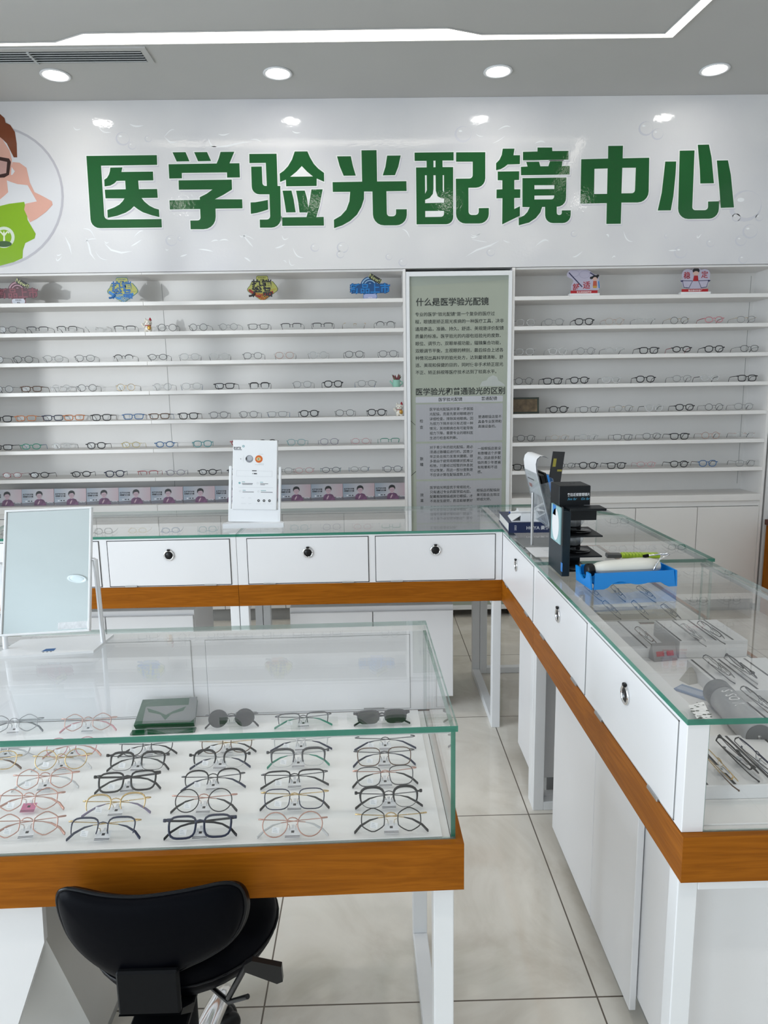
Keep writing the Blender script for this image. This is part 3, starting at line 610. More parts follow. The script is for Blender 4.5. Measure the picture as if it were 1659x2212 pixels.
# cabinet with a slanting foot under the nearest counter
t = thing('low_cabinet', 'white cabinet with slanted foot shaded by colour beneath the nearest counter, beside the stool', 'cabinet', (-.85, 1.45, 0), 'white low cabinets under the counters')
xs = -.672; A = (1.262, .634); Bb = (1.258, .53); Cc = (1.412, .17); Dd = (1.46, .09)
prof = [(1.72, .634), A, Bb, Cc, Dd, (1.72, .09)]
b = MB(); n = len(prof); v = [(xs, y, z) for y, z in prof]+[(xs-.36, y, z) for y, z in prof]
b.add(v, [tuple(range(n))[::-1], tuple(range(n, 2*n))], mat('beige_shade_laminate', (.56, .55, .52), .45, var=.02)); b.add(v, [(i, (i+1) % n, n+(i+1) % n, n+i) for i in range(n)], mat('grey_shade_laminate', (.52, .52, .51), .4, var=.02)); b.build('body', t)  # shade put into the colours of the white cabinet's side and foot
b = MB(); b.prism([(xs+.004, .634), (xs-.36, .634), (xs-.36, .20), (xs-.11, .24), (xs+.0, .53)], -.015, WHITE, frame3((0, 1.250, 0), (1, 0, 0), (0, 0, 1))); b.build('front_panel', t)
MB().box(xs-.34, xs-.03, 1.50, 1.70, 0, .09, KICK).build('kick_board', t)

# wooden cabinet just visible beyond the far shelf bay
t = thing('wooden_cabinet', 'brown wooden cabinet standing beyond the far end of the shelves', 'cabinet', (3.05, 4.6, 0))
MB().box(2.785, 3.33, 4.30, 4.838, 0, .64, WOODZ, .003).build('body', t)
MB().box(2.775, 3.34, 4.285, 4.842, .64, .68, mat('dark_red_wood', (.10, .03, .018), .35, var=.1), .003).build('top', t)
b = MB(); b.box(2.80, 3.05, 4.282, 4.299, .03, .62, WOODZ, .002); b.build('door', t); b = MB(); b.box(3.06, 3.31, 4.282, 4.299, .03, .62, WOODZ, .002); b.build('door', t)

# ---------------------------------------------------------------- price stand on the far counter
TEAL = mat('teal_print', (.06, .30, .32), .5); PG = mat('pale_grey_print', (.55, .57, .58), .5)
t = thing('price_stand', 'white price stand with a printed card on the far counter', 'sign', (-.573, 3.34, ZT))
b = MB(); cx = -.573; b.prism([(-.145, 0), (.145, 0), (.145, .03), (.11, .078), (-.122, .078), (-.145, .04)], .022, STEELW, Matrix.Translation((cx, 3.300, ZT)) @ Matrix.Diagonal((1, 1, 1, 1)))
b.build('base', t)
TL = Matrix.Translation((cx, 3.345, ZT+.022)) @ Matrix.Rotation(R(-9), 4, 'X') @ Matrix.Rotation(R(2), 4, 'Y')
b = MB(); b.box(-.118, .118, -.006, .006, 0, .062, STEELW, .002, TL); b.box(-.126, -.112, -.006, .006, .0, .268, STEELW, .003, TL); b.box(.112, .126, -.006, .006, 0, .268, STEELW, .003, TL); b.build('holder', t)
b = MB(); b.box(-.107, .107, -.012, .010, .058, .394, mat('white_card', (.80, .81, .82), .35), .003, TL); card = b.build('card', t)
T = TL @ wallm(0, -.0122, 0); b = MB(); w = .107
def U(px, py): return ((px-690)/1150*.214*.98, .394-(py-60)/1700*.336)     # card print measured off the zoomed photo
x, z = U(118, 280); b.text('aura', INK, T, .0205, x, z, .0004, .012)
x, z = U(380, 215); b.flat([ell(x, z, .0052, .0052), ell(x, z, .003, .003)], TEAL, T, .0006); x, z = U(130, 304); b.flat([[(x, z-.0012), (x+.038, z-.0012), (x+.038, z+.0012), (x, z+.0012)]], INK, T, .0004)
x, z = U(540, 520); b.flat([ell(x, z, .018, .018)], mat('grey_ball_print', (.24, .25, .27), .4), T, .0004); b.flat([ell(x+.002, z+.003, .012, .012)], mat('grey_ball_pale_print', (.42, .43, .46), .4), T, .0006); b.flat([ell(x-.0145, z+.001, .003, .008)], INK, T, .0008)
x, z = U(790, 520); b.flat([ell(x, z, .018, .018)], mat('orange_print', (.62, .13, .012), .4), T, .0004); b.flat([ell(x-.001, z, .010, .008)], mat('cream_print', (.70, .58, .30), .4), T, .0006); b.flat([ell(x-.002, z, .005, .005)], mat('olive_print', (.30, .30, .16), .4), T, .0008)
x, z = U(315, 525); b.flat([ell(x, z, .0016, .002)], INK, T, .0004); x, z = U(400, 520); b.flat([ell(x, z, .0035, .019, 14, PI/2, 3*PI/2, True)+ell(x, z, .0025, .019, 14, 3*PI/2, PI/2, True)], PG, T, .0004)
def bar(x0, y0, x1, th, m): a, z = U(x0, y0); c, _ = U(x1, y0); b.flat([[(a, z-th/2), (c, z-th/2), (c, z+th/2), (a, z+th/2)]], m, T, .0004)
for q in ((785, 402, 905), (785, 635, 925), (692, 658, 925)): bar(*q, .0018, PG)
bar(210, 808, 600, .0007, PG); bar(745, 808, 1145, .0007, PG); bar(210, 945, 1145, .0007, PG)
for q in (210, 1145): a, z0 = U(q, 945); _, z1 = U(q, 808); b.flat([[(a-.0004, z0), (a+.0004, z0), (a+.0004, z1), (a-.0004, z1)]], PG, T, .0004)
bar(615, 808, 735, .004, INK); bar(625, 878, 640, .004, INK); bar(660, 878, 745, .0052, INK)
for q in ((355, 1082, 435, TEAL), (830, 1082, 910, TEAL), (375, 1287, 455, TEAL), (855, 1287, 990, TEAL), (355, 1118, 640, INK), (365, 1144, 630, INK), (835, 1118, 1045, INK), (840, 1144, 960, INK), (375, 1325, 670, INK), (855, 1325, 1165, INK), (260, 1212, 1180, PG), (345, 1468, 425, PG), (522, 1468, 600, PG), (340, 1610, 465, PG), (535, 1610, 610, PG), (735, 1608, 870, PG), (905, 1608, 990, PG), (1030, 1608, 1160, PG)): bar(q[0], q[1], q[2], .0022 if q[3] is not PG else .001, q[3])
x, z = U(292, 1110); b.flat([ell(x, z, .0048, .0048), ell(x, z, .0018, .0018)], TEAL, T, .0004)
for q in (770, 315, 790): pass
for px in (798, 942, 1086): x, z = U(px, 1532); b.flat([ell(x, z, .0062, .0062), ell(x, z, .0026, .0018)], INK, T, .0004)
for px, py in ((768, 1105), (315, 1308), (792, 1308)): x, z = U(px, py); b.flat([ell(x, z, .0045, .0045), ell(x, z, .0034, .0034)], PG, T, .0004)
b.build('print', card)

# ---------------------------------------------------------------- table mirror on the nearest counter
t = thing('table_mirror', 'tilted white framed table mirror on the nearest counter', 'mirror', (-.82, 1.70, ZT))
b = MB(); b.prism([(-.938, 1.642), (-.700, 1.672), (-.693, 1.792), (-.925, 1.765)], .006, STEELW, Matrix.Translation((0, 0, ZT))); base = b.build('base', t)
b = MB(); T = flatm(-.825, 1.668, ZT+.0062, R(6)); BLUE = mat('blue_sticker', (.02, .12, .33), .4)
b.flat([[(-.004, .006), (.026, .006), (.026, .024), (.002, .024)]], BLUE, T);
for k in range(3): b.flat([rrect(.004, .004, .001, .003+.009*k, .001)], INK, T, .0002)
b.build('sticker', base, 'small blue sticker')
TLT = Matrix.Translation((-.806, 1.700, ZT+.206)) @ Matrix.Rotation(R(4), 4, 'Z') @ Matrix.Rotation(R(-20.5), 4, 'X')
TLT = TLT @ Matrix.Rotation(R(-.9), 4, 'Y')
b = MB(); w, h, f = .105, .155, .005
for q in ((-w, w, h-f, h), (-w, w, -h, -h+f), (-w, -w+f, -h+f, h-f), (w-f, w, -h+f, h-f)): b.box(q[0], q[1], -.008, .006, q[2], q[3], STEELW, .001, TLT)
b.box(-w+f, w-f, .001, .005, -h+f, h-f, STEELW, M=TLT)
fr = b.build('frame', t)
b = MB(); b.box(-w+f, w-f, -.003, .0008, -h+f, h-f, mat('mirror_silver', (.88, .965, .99), .015, 1), M=TLT); b.build('mirror_glass', fr, 'pale blue mirror glass')
b = MB(); b.flat([rrect(.075, .017, .003, .066, -h+.017)], mat('peeling_label', (.72, .74, .76), .7, var=.12, scale=120), TLT @ wallm(0, -.0034, 0)); b.build('label', fr, 'peeling white paper label')
for px in (-.942, -.703):
    b = MB(); yb = 1.735 if px > -.8 else 1.70
    pb = Vector((px+(.004 if px > -.8 else .012), yb, ZT+.006)); pt = TLT @ Vector(((w+.008)*(1 if px > -.8 else -1), .0, .022))
    b.tube([pb, pt], .0075, STEELW, 4, flat=.8); b.tube([pt, TLT @ Vector(((w-.002)*(1 if px > -.8 else -1), 0, .022))], .004, CHROME, 8); b.build('post', t)

# ---------------------------------------------------------------- stool in front
t = thing('swivel_stool', 'black padded swivel stool with a low curved backrest, tucked at the nearest counter', 'stool', (-.40, 1.31, 0))
LEATH = mat('black_leather', (.0014, .0017, .0032), .45, bump=.015, bscale=260, spec=.05)
LEATH2 = mat('black_leather_piping', (.003, .0035, .005), .28, spec=.2)
ol = [(107,1945),(112,1925),(130,1915),(160,1920),(220,1932),(290,1936),(360,1928),(430,1915),(480,1903),(507,1906),(523,1925),(529,1960),(520,2000),(495,2038),(450,2068),(400,2090),(370,2106),(340,2114),(300,2118),(265,2114),(245,2106),(205,2085),(165,2055),(135,2020),(115,1980)]
YS = 1.135
P = [at(x, y, 1, YS) for x, y in ol]; P = [(p.x, p.z) for p in P]
def smooth(lp, n=2):
    for _ in range(n):
        o = []
        for i, p in enumerate(lp):
            q = lp[(i+1) % len(lp)]; o += [(p[0]*.75+q[0]*.25, p[1]*.75+q[1]*.25), (p[0]*.25+q[0]*.75, p[1]*.25+q[1]*.75)]
        lp = o
    return lp
P = smooth(P, 2); cxs = sum(p[0] for p in P)/len(P); czs = sum(p[1] for p in P)/len(P)
def bend(x, z): return .55*(x-cxs)**2+.35*(.62-z)*(1 if z < .62 else .2)*0
def midline(x):
    zs = []
    for i, p in enumerate(P):
        q = P[(i+1) % len(P)]
        if (p[0]-x)*(q[0]-x) <= 0 and p[0] != q[0]: zs.append(p[1]+(q[1]-p[1])*(x-p[0])/(q[0]-p[0]))
    return (min(zs)+max(zs))/2 if zs else czs
XM0, XM1 = min(p[0] for p in P), max(p[0] for p in P); XC = (XM0+XM1)/2
MID = [midline(XM0+.012+(XM1-XM0-.024)*k/24) for k in range(25)]
for _ in range(4): MID = [MID[0]]+[(MID[k-1]+MID[k]*2+MID[k+1])/4 for k in range(1, 24)]+[MID[24]]
def mid(x): k = min(23.999, max(0, (x-XM0-.012)/(XM1-XM0-.024)*24)); i = int(k); return MID[i]+(MID[i+1]-MID[i])*(k-i)
def back_layer(sc, dy):
    out = []
    for x, z in P:
        x2 = XC+(x-XC)*(1-(1-sc)*.55); m0, m2 = mid(x), mid(x2); yb_ = .75*(x2-cxs)**2; out.append((x2, YS+dy+yb_, m2+(z-m0)*sc-.72*(max(dy, 0)+yb_)))
    return out
b = MB(); L = [back_layer(.0, -.0215), back_layer(.25, -.0212), back_layer(.5, -.020), back_layer(.70, -.0175), back_layer(.84, -.0135), back_layer(.92, -.008), back_layer(.955, -.003), back_layer(.962, .001), back_layer(.985, .0), back_layer(1.0, .010), back_layer(1.0, .030), back_layer(.96, .042), back_layer(.7, .052), back_layer(.0, .056)]
n = len(P); vs = sum(L, []); fs = []
for i in range(len(L)-1):
    for j in range(n): fs.append((i*n+j, i*n+(j+1) % n, (i+1)*n+(j+1) % n, (i+1)*n+j))
b.add(vs, fs, LEATH, None, True); bk = b.build('backrest', t)
MB().tube([(x, y-.001, z) for x, y, z in back_layer(.972, .001)], .004, LEATH2, 6, True, up=(0, 1, 0)).build('piping', bk)
sc = (-.415, 1.35); b = MB()
prof = [(.0001, .445), (.15, .447), (.178, .455), (.190, .475), (.192, .49), (.186, .51), (.165, .525), (.11, .528), (.0001, .520)]
b.lathe(prof, LEATH, Matrix.Translation((sc[0], sc[1], 0)), 40, sy=.92); se = b.build('seat', t)
MB().tube([(sc[0]+.1925*math.cos(2*PI*i/40), sc[1]+.92*.1925*math.sin(2*PI*i/40), .488) for i in range(40)], .003, LEATH2, 6, True).build('piping', se)
b = MB(); br = [(-.480, 1.128, .60), (-.368, 1.128, .60), (-.362, 1.128, .505), (-.474, 1.128, .503)]
b.box(-.476, -.364, YS-.030, YS-.016, .499, .588, MATTEBLK, .004); b.box(-.474, -.366, YS-.016, sc[1]-.05, .425, .439, MATTEBLK, .003)
b.add([(-.476, YS-.030, .499), (-.364, YS-.030, .499), (-.366, YS+.05, .425), (-.474, YS+.05, .425), (-.476, YS-.016, .499), (-.364, YS-.016, .499), (-.366, YS+.06, .437), (-.474, YS+.06, .437)], [(0, 1, 2, 3), (7, 6, 5, 4), (0, 4, 5, 1), (1, 5, 6, 2), (2, 6, 7, 3), (3, 7, 4, 0)], MATTEBLK); b.build('bracket', t)
b = MB(); b.lathe([(.025, .16), (.027, .165), (.027, .330), (.024, .336), (.0165, .338), (.0165, .43), (.03, .435), (.05, .444)], MATTEBLK, Matrix.Translation((-.422, 1.31, 0)), 20)
b.lathe([(.0166, .339), (.0168, .41)], mat('grey_gas_rod', (.35, .36, .38), .3, .6), Matrix.Translation((-.422, 1.31, 0)), 20); b.build('gas_lift', t)
b = MB(); b.tube([(-.41, 1.30, .425), (-.30, 1.20, .43), (-.255, 1.165, .475)], .005, BLACK, 8)
q0 = at(530, 2080, 1, 1.14); q1 = at(590, 2108, 1, 1.12)
b.prism([(0, .006), (.012, .016), (.066, .010), (.072, -.020), (.062, -.026), (.0, -.008)], .012, BLACK, frame3((q0.x, q0.y, q0.z), (1, 0, -.15), (.15, 0, 1))); b.tube([(-.30, 1.20, .44), (q0.x+.004, q0.y, q0.z)], .006, BLACK, 8); b.build('lever', t)
for k in range(5):
    a = R(84+72*k); c, s = math.cos(a), math.sin(a); o = Vector((-.422, 1.31, 0)); b = MB()
    b.tube([o+Vector((c*r, s*r, z)) for r, z in ((.02, .155), (.08, .15), (.14, .142), (.20, .13), (.25, .11), (.272, .088))], [.026, .027, .025, .023, .020, .011], CHROME, 12, flat=1.05); lg = b.build('base_leg', t)
    w = MB(); p = o+Vector((c*.250, s*.250, 0)); X = Matrix.Translation((p.x, p.y, .03)) @ Matrix.Rotation(a+R(35), 4, 'Z')
    for sd in (-1, 1): w.lathe([(.0001, -.011), (.024, -.011), (.029, -.006), (.029, .006), (.024, .011), (.0001, .011)], BLACK, X @ Matrix.Translation((sd*.014, 0, 0)) @ Matrix.Rotation(R(90), 4, 'Y'), 20)
    w.tube([p+Vector((0, 0, .03)), p+Vector((0, 0, .085))], .008, BLACK, 8); w.ball((p.x, p.y, .045), (.018, .018, .02), BLACK); w.build('caster', lg)
# ---------------------------------------------------------------- things on the aisle counters
NAVY = mat('navy_book_cloth', (.012, .022, .075), .35, var=.05); SILV = mat('silver_print', (.62, .63, .66), .35)
t = thing('catalogue_book', 'thick navy catalogue book lying at the corner of the aisle counters', 'book', (.72, 3.2, ZT))
b = MB(); X = flatm(.605, 3.07, ZT, R(-2)); b.box(0, .235, 0, .30, 0, .004, NAVY, M=X); b.box(0, .235, 0, .30, .042, .046, NAVY, M=X); b.box(0, .235, -.003, .003, 0, .046, NAVY, M=X); b.build('cover', t)
MB().box(.003, .230, .004, .295, .0045, .0415, mat('page_edges', (.72, .71, .68), .7, var=.05, scale=200), M=X).build('pages', t)
b = MB(); S = X @ wallm(0, -.0032, 0); b.text('HOYA', SILV, S, .021, .078, .015, .0003, .02); b.text('豪雅', SILV, S, .020, .142, .015, .0003, .02); b.text('镜片', SILV, S, .018, .186, .015, .0003, .02); b.text('2023', SILV, S, .012, .034, .011, .0003, .01, rot=PI/2); b.build('lettering', t)
t = thing('white_case', 'open fronted white plastic case lying on the navy book', 'case', (.70, 3.2, ZT+.046)); X = flatm(.622, 3.085, ZT+.046, R(-4))
b = MB(); b.box(0, .19, 0, .15, 0, .004, STEELW, .001, X); b.box(.04, .046, 0, .15, .004, .036, STEELW, .001, X); b.box(.184, .19, 0, .15, .004, .036, STEELW, .001, X); b.box(.046, .184, 0, .004, .004, .036, STEELW, .001, X); b.box(.046, .184, .146, .15, .004, .036, STEELW, .001, X); b.box(.04, .19, 0, .15, .036, .040, STEELW, .001, X); b.build('shell', t)
b = MB(); b.add([(0, 0, .004), (.04, 0, .03), (.04, .15, .03), (0, .15, .004)], [(0, 1, 2, 3)], STEELW, X); b.build('flap', t)
pz = ZT+.046+.0455
t = MB().tube([(.613, 3.078, pz), (.68, 3.085, pz), (.78, 3.095, pz)], [.0052, .0052, .004], STEELW, 10).tube([(.613, 3.078, pz), (.607, 3.0775, pz)], .004, mat('blue_pen_end', (.03, .06, .25), .3), 10).build('pen'); tag(t, 'white pen with a blue end lying on the white case', 'pen')
t = MB(); t.add([(.600, 2.83, ZT+.0012), (.603, 2.63, ZT+.010), (.636, 2.545, ZT+.001), (.80, 2.56, ZT+.001), (.80, 2.83, ZT+.001)], [(0, 1, 2, 3, 4)], WHITEP)
PZ = ZT+.0032
lf = MB(); X = flatm(.612, 2.575, ZT); n = 8
vs = []; 
for i in range(n+1):
    u = i/n
    for k in range(2): vs.append((.15*k, .26*u, .0008+.010*max(0, .35-u)*(1-k)+(.0011 if 0 else 0)))
vs2 = [(x, y, z+.0008) for x, y, z in vs]; N = len(vs)
lf.add(vs+vs2, [(2*i, 2*i+1, 2*i+3, 2*i+2) for i in range(n)]+[(N+2*i, N+2*i+2, N+2*i+3, N+2*i+1) for i in range(n)], WHITEP, X)
for j in range(7): lf.box(.06, .14, .03+.03*j, .0315+.03*j, .0020, .0023, PG, M=X)
lf = lf.build('leaflet'); tag(lf, 'white printed leaflet lying flat beneath the clear brochure holder', 'leaflet')
# clear brochure holder leaning back on a steel foot
t = thing('brochure_holder', 'clear tilted brochure holder on a steel foot', 'holder', (.69, 2.84, ZT))
b = MB(); b.box(.605, .80, 2.76, 2.94, ZT, ZT+.004, mat('grey_foot_plate', (.30, .30, .29), .35, .5), .001); b.build('foot_plate', t)
MB().tube([(.648, 2.80, ZT+.004), (.648, 2.80, ZT+.22)], .006, STEEL, 10).build('post', t)
MB().tube([(.775, 2.90, ZT+.004), (.775, 2.90, ZT+.16)], .006, STEEL, 10).build('post', t)
HB = Vector((.708, 2.74, ZT+.085)); TH = R(-14.5)
def HM(off=0): return Matrix.Translation((HB.x, HB.y, HB.z)) @ Matrix.Rotation(R(1), 4, 'Z') @ Matrix.Rotation(TH, 4, 'Y') @ Matrix.Translation((off, 0, 0))
# local: x = thickness (towards the right of the holder), y = across, z = up the slope
b = MB(); X = HM(); b.box(-.004, -.001, 0, .22, .0, .225, ACRYL, .001, X); b.box(.052, .055, 0, .22, .0, .19, ACRYL, .001, X); b.box(-.001, .052, 0, .003, 0, .18, ACRYL, .0005, X); b.box(-.001, .052, .217, .22, 0, .18, ACRYL, .0005, X)
b.tube([X @ Vector((-.003, y, 0)) for y in (0, .22)], .003, ACRYL, 6); b.tube([X @ Vector((.026+.028*math.cos(a), .1, .006+.03*math.sin(a))) for a in [PI+PI*i/8 for i in range(9)]], .1, ACRYL, 4, flat=.02, up=(0, 1, 0)) if 0 else None
b.box(-.001, .052, 0, .22, -.004, -.001, ACRYL, .0005, X); b.build('pocket', t)
lft = thing('leaflets', 'white leaflets curling over the top of the brochure holder', 'leaflets', tuple(X @ Vector((.003, .11, .1)))); lft.name = 'curled_leaflet'
b = MB(); pts = [(.000, .002), (.000, .10), (-.001, .19), (-.001, .235), (.003, .262), (.012, .280), (.026, .288), (.042, .284), (.054, .272)]
for k in range(2):
    o = .0035*k; vs = []
    for i, (dx, dz) in enumerate(pts):
        for y in (.008, .212): vs.append((dx+o, y, dz-o*.8))
    vs += [(p[0]+.0012, p[1], p[2]) for p in vs]; N = len(pts)*2
    b.add(vs, [(2*i, 2*i+1, 2*i+3, 2*i+2) for i in range(len(pts)-1)]+[(N+2*i, N+2*i+2, N+2*i+3, N+2*i+1) for i in range(len(pts)-1)], WHITEP, X, True)
b.build('sheet', lft)
b = MB(); Q = X @ frame3((-.0018, .212, 0), (0, -1, 0), (0, 0, 1)); b.box(.02, .12, .185, .190, -.0006, .0004, INK, M=Q); b.box(.04, .09, .205, .209, -.0006, .0004, PG, M=Q); b.box(.02, .06, .15, .165, -.0006, .0004, mat('red_brown_print', (.30, .06, .04), .5), M=Q); b.box(.03, .10, .17, .172, -.0006, .0004, PG, M=Q); b.box(.01, .19, .012, .125, -.0004, .0002, mat('pale_grey_photo_print', (.42, .43, .44), .3, var=.35, scale=26), M=Q); b.build('print', lft)
b = MB(); b.box(.012, .026, .006, .214, .012, .212, BLACK, .001, X); o = b.build('brochure'); tag(o, 'black brochure wedged in the clear holder beside the curled leaflets', 'brochure', 'brochures in the clear holder')
b = MB(); b.box(.028, .034, .006, .214, .012, .218, BLACK, .001, X); b.box(.0345, .043, .006, .214, .012, .208, mat('bright_blue_card', (.02, .19, .55), .4), .001, X); o = b.build('brochure'); tag(o, 'bright blue and black brochure standing in the clear holder', 'brochure', 'brochures in the clear holder')
b = MB(); V = X @ Matrix.Translation((.052, .0, .012)) @ Matrix.Rotation(R(12), 4, 'Y'); SLATE = mat('slate_print', (.022, .025, .030), .4, spec=.35)
V = Matrix.Translation((.766, 2.975, ZT+.105)) @ Matrix.Rotation(R(7), 4, 'Y') @ Matrix.Rotation(R(42), 4, 'Z')
b.box(-.045, .045, 0, .003, 0, .265, SLATE, .0005, V); b.box(-.035, -.012, -.0004, 0, .20, .235, mat('yellow_print', (.45, .40, .05), .5), M=V); b.box(-.03, .035, -.0004, 0, .085, .12, mat('pale_blue_print', (.25, .30, .36), .5), M=V); b.box(.005, .04, -.0004, 0, .18, .188, mat('yellow_print', (.45, .40, .05), .5), M=V)
o = b.build('brochure'); tag(o, 'slate grey brochure with yellow print poking out behind the holder', 'brochure', 'brochures in the clear holder')
# black lens display box
t = thing('lens_display', 'tall black lens demonstration box with stepped shelves and clear lenses', 'display box', (.71, 2.41, ZT))
DK = mat('black_display_board', (.003, .0045, .006), .42, spec=.3); DK2 = mat('dark_teal_display_edge', (.006, .016, .024), .4, spec=.3)
bx0, bx1, by0, by1, bh = .636, .768, 2.335, 2.48, .305
b = MB(); b.box(bx0, bx0+.028, by0-.03, by1, ZT, ZT+.226, DK2, .002); b.box(bx0+.028, bx1-.02, by1-.012, by1, ZT, ZT+.226, DK, .001); b.box(bx0+.028, bx1-.02, by0+.03, by1-.012, ZT, ZT+.012, DK, .001)
b.box(bx0+.028, bx1-.005, by0+.01, by1-.012, ZT+.186, ZT+.226, DK, .001); b.build('body', t)
MB().box(bx0+.02, bx1+.01, by0-.045, by0+.03, ZT+.2265, ZT+.235, DK, .001, Matrix.Translation((0, 0, 0))).build('ledge', t)
b = MB(); b.box(bx0+.002, bx1-.022, by0+.03, by1, ZT+.2265, ZT+.303, DK, .002); h = b.build('head', t)
b = MB(); Q = wallm(bx0+.030, by0+.0298, ZT+.262); b.text('奥拉近视管理镜片', WHITEP, Q, .0122, 0, .006, .0004, .012, sx=.80); CY = mat('cyan_print', (.08, .36, .55), .4); b.text('See far', CY, Q, .0115, 0, -.008, .0004, .002, shear=.4); b.text('Go far', CY, Q, .0115, .046, -.008, .0004, .002, shear=.4); b.box(.058, .078, -.028, -.0265, 0, .0004, SILV, M=Q); b.build('lettering', h)
b = MB(); b.prism([(-.010, -.006), (-.002, -.010), (.002, 0), (.010, 0), (.006, .007), (-.004, .005)], .0006, BLACK, flatm(.70, 2.43, ZT+.3031)); b.build('emblem', h)
for zz in (.135, .065): 
    MB().box(bx0+.028, bx1+.006, by0-.03, by1-.012, ZT+zz, ZT+zz+.005, DK, .001).build('shelf', t)
    MB().lathe([(.0001, .0), (.036, .0), (.040, .003), (.036, .006), (.0001, .004)], mat('black_gloss_ring', (.01, .01, .011), .1), flatm(.715, 2.38, ZT+zz+.0055), 28).build('lens_tray', t)
MB().lathe([(.0001, 0), (.038, .0), (.040, .004), (.0001, .007)], mat('smoky_lens', (.20, .20, .21), .1), flatm(.715, 2.375, ZT+.0125), 28).build('lens', t)
for zz in (.150, .082):
    MB().lathe([(.0001, -.0015), (.033, -.0005), (.035, .0), (.033, .002), (.0001, .0015)], PLASTIC_CLEAR, Matrix.Translation((.712, 2.43, ZT+zz+.022)) @ Matrix.Rotation(R(80), 4, 'X'), 28, sy=.72).build('lens', t)
    MB().box(bx0+.05, bx0+.09, by1-.03, by1-.026, ZT+zz-.006, ZT+zz+.02, PLASTIC_CLEAR, .001).build('lens_clip', t)
b = MB(); Q = frame3((bx0-.0004, by1-.02, ZT), (0, -1, 0), (0, 0, 1)); b.box(.03, .15, .11, .235, 0, .006, mat('pale_teal_card', (.30, .50, .52), .4), M=Q); b.flat([ell(.09, .17, .045, .055)], WHITEP, Q, .0066); b.box(.05, .09, .20, .235, .006, .0066, mat('bright_blue_card', (.02, .19, .55), .4), M=Q); b.box(.145, .165, .11, .24, 0, .002, INK, M=Q); b.build('side_card', t)
b = MB(); b.box(.15, .17, .02, .05, 0, .001, mat('bright_blue_card', (.02, .19, .55), .4), M=Q); b.text('LENS', WHITEP, Q, .02, .19, .11, .0006, .01, rot=PI/2) if 0 else None; b.build('blue_mark', t)
# blue tray with a white hand-held instrument
BLUE_P = mat('bright_blue_plastic', (.005, .24, .68), .32)
X = flatm(.695, 2.137, ZT, R(5)); t = thing('blue_tray', 'bright blue plastic tray with wavy cut-away sides on the aisle counter', 'tray', tuple(X @ Vector((.13, .06, 0))))
hs = [0, 0, 0, 0, .004, .013, .019, .022, .0225, .021, .018, .0145, .012, .011, .0115, .013, .0155, .018, .019, .0175, .013, .005, 0, 0, 0]
wv = [(.272*i/24, h) for i, h in enumerate(hs)]
b = MB(); b.prism(wv+[(.268, .052), (.006, .052)], -.005, BLUE_P, X @ wallm(0, 0, 0) @ Matrix.Rotation(R(-8), 4, 'X'))
b.prism(wv+[(.268, .052), (.006, .052)], -.005, BLUE_P, X @ wallm(0, .128, 0) @ Matrix.Rotation(R(8), 4, 'X'))
endp = [(0, 0), (.128, 0), (.124, .052), (.096, .052), (.088, .030), (.064, .020), (.040, .030), (.032, .052), (.004, .052)]
b.prism(endp, .005, BLUE_P, X @ frame3((-.004, .128, 0), (0, -1, 0), (-.10, 0, 1))); b.prism([(0, 0), (.128, 0), (.124, .052), (.004, .052)], -.005, BLUE_P, X @ frame3((.272, .128, 0), (0, -1, 0), (0, 0, 1)))
b.box(.003, .270, .004, .124, .014, .020, BLUE_P, .001, X); b.build('tray_body', t)
CREAM = mat('cream_plastic', (.74, .73, .66), .3)
t = thing('hand_instrument', 'cream hand-held optical instrument with a black knob resting in the blue tray', 'instrument', tuple(X @ Vector((.13, .065, .05))))
Y = X @ Matrix.Translation((.125, .064, .054)) @ Matrix.Rotation(R(2), 4, 'Z')
def spindle(x0, x1, rs, fl): return [Y @ Vector((x0+(x1-x0)*i/(len(rs)-1), 0, 0)) for i in range(len(rs))]
b = MB(); rs = [.012, .020, .023, .0245, .025, .026, .027, .0275, .027, .025, .018]; b.tube(spindle(-.108, .118, rs, 1), rs, CREAM, 20, flat=1.25); bo = b.build('body', t)
MB().tube([Y @ Vector(p) for p in ((-.106, -.0285, -.002), (-.04, -.0325, -.002), (.06, -.0355, -.002), (.108, -.032, -.002))], .0008, mat('seam_grey', (.35, .35, .32), .5), 6).build('seam', bo)
b = MB(); b.lathe([(.0001, -.012), (.019, -.012), (.021, -.008), (.021, .008), (.016, .014), (.0001, .014)], BLACK, Y @ Matrix.Translation((-.116, 0, -.004)) @ Matrix.Rotation(R(90), 4, 'Y'), 20); b.build('knob', t)
for q in (-.075, .095): MB().lathe([(.006, -.033), (.006, -.022)], CREAM, Y @ Matrix.Translation((q, -.008, 0)), 10).build('foot', t)
b = MB(); b.tube([Y @ Vector(p) for p in ((.088, -.033, -.006), (.092, -.034, .010), (.108, -.030, .028), (.135, -.02, .035), (.152, -.01, .037), (.150, .004, .037), (.10, .01, .032), (.075, .006, .030))], .0028, CHROME, 8); b.tube([Y @ Vector(p) for p in ((.072, .006, .030), (.088, .008, .032))], .006, MATTEBLK, 8); b.build('wire_clip', t)
t = thing('box_cutter', 'lime green box cutter with a dark grey end behind the blue tray', 'cutter', (.96, 2.56, ZT)); Z = flatm(.93, 2.56, ZT, R(-6))
b = MB(); b.box(0, .14, -.018, .018, .001, .018, mat('lime_plastic', (.42, .60, .03), .4), .004, Z); 
for k in range(6): b.box(.012+.012*k, .016+.012*k, -.0183, .0183, .004, .0186, mat('lime_ridge', (.30, .46, .03), .5), .001, Z)
b.build('handle', t); MB().box(-.055, .0, -.015, .015, .001, .017, mat('dark_grey_plastic', (.09, .09, .088), .45), .003, Z).build('slider', t)

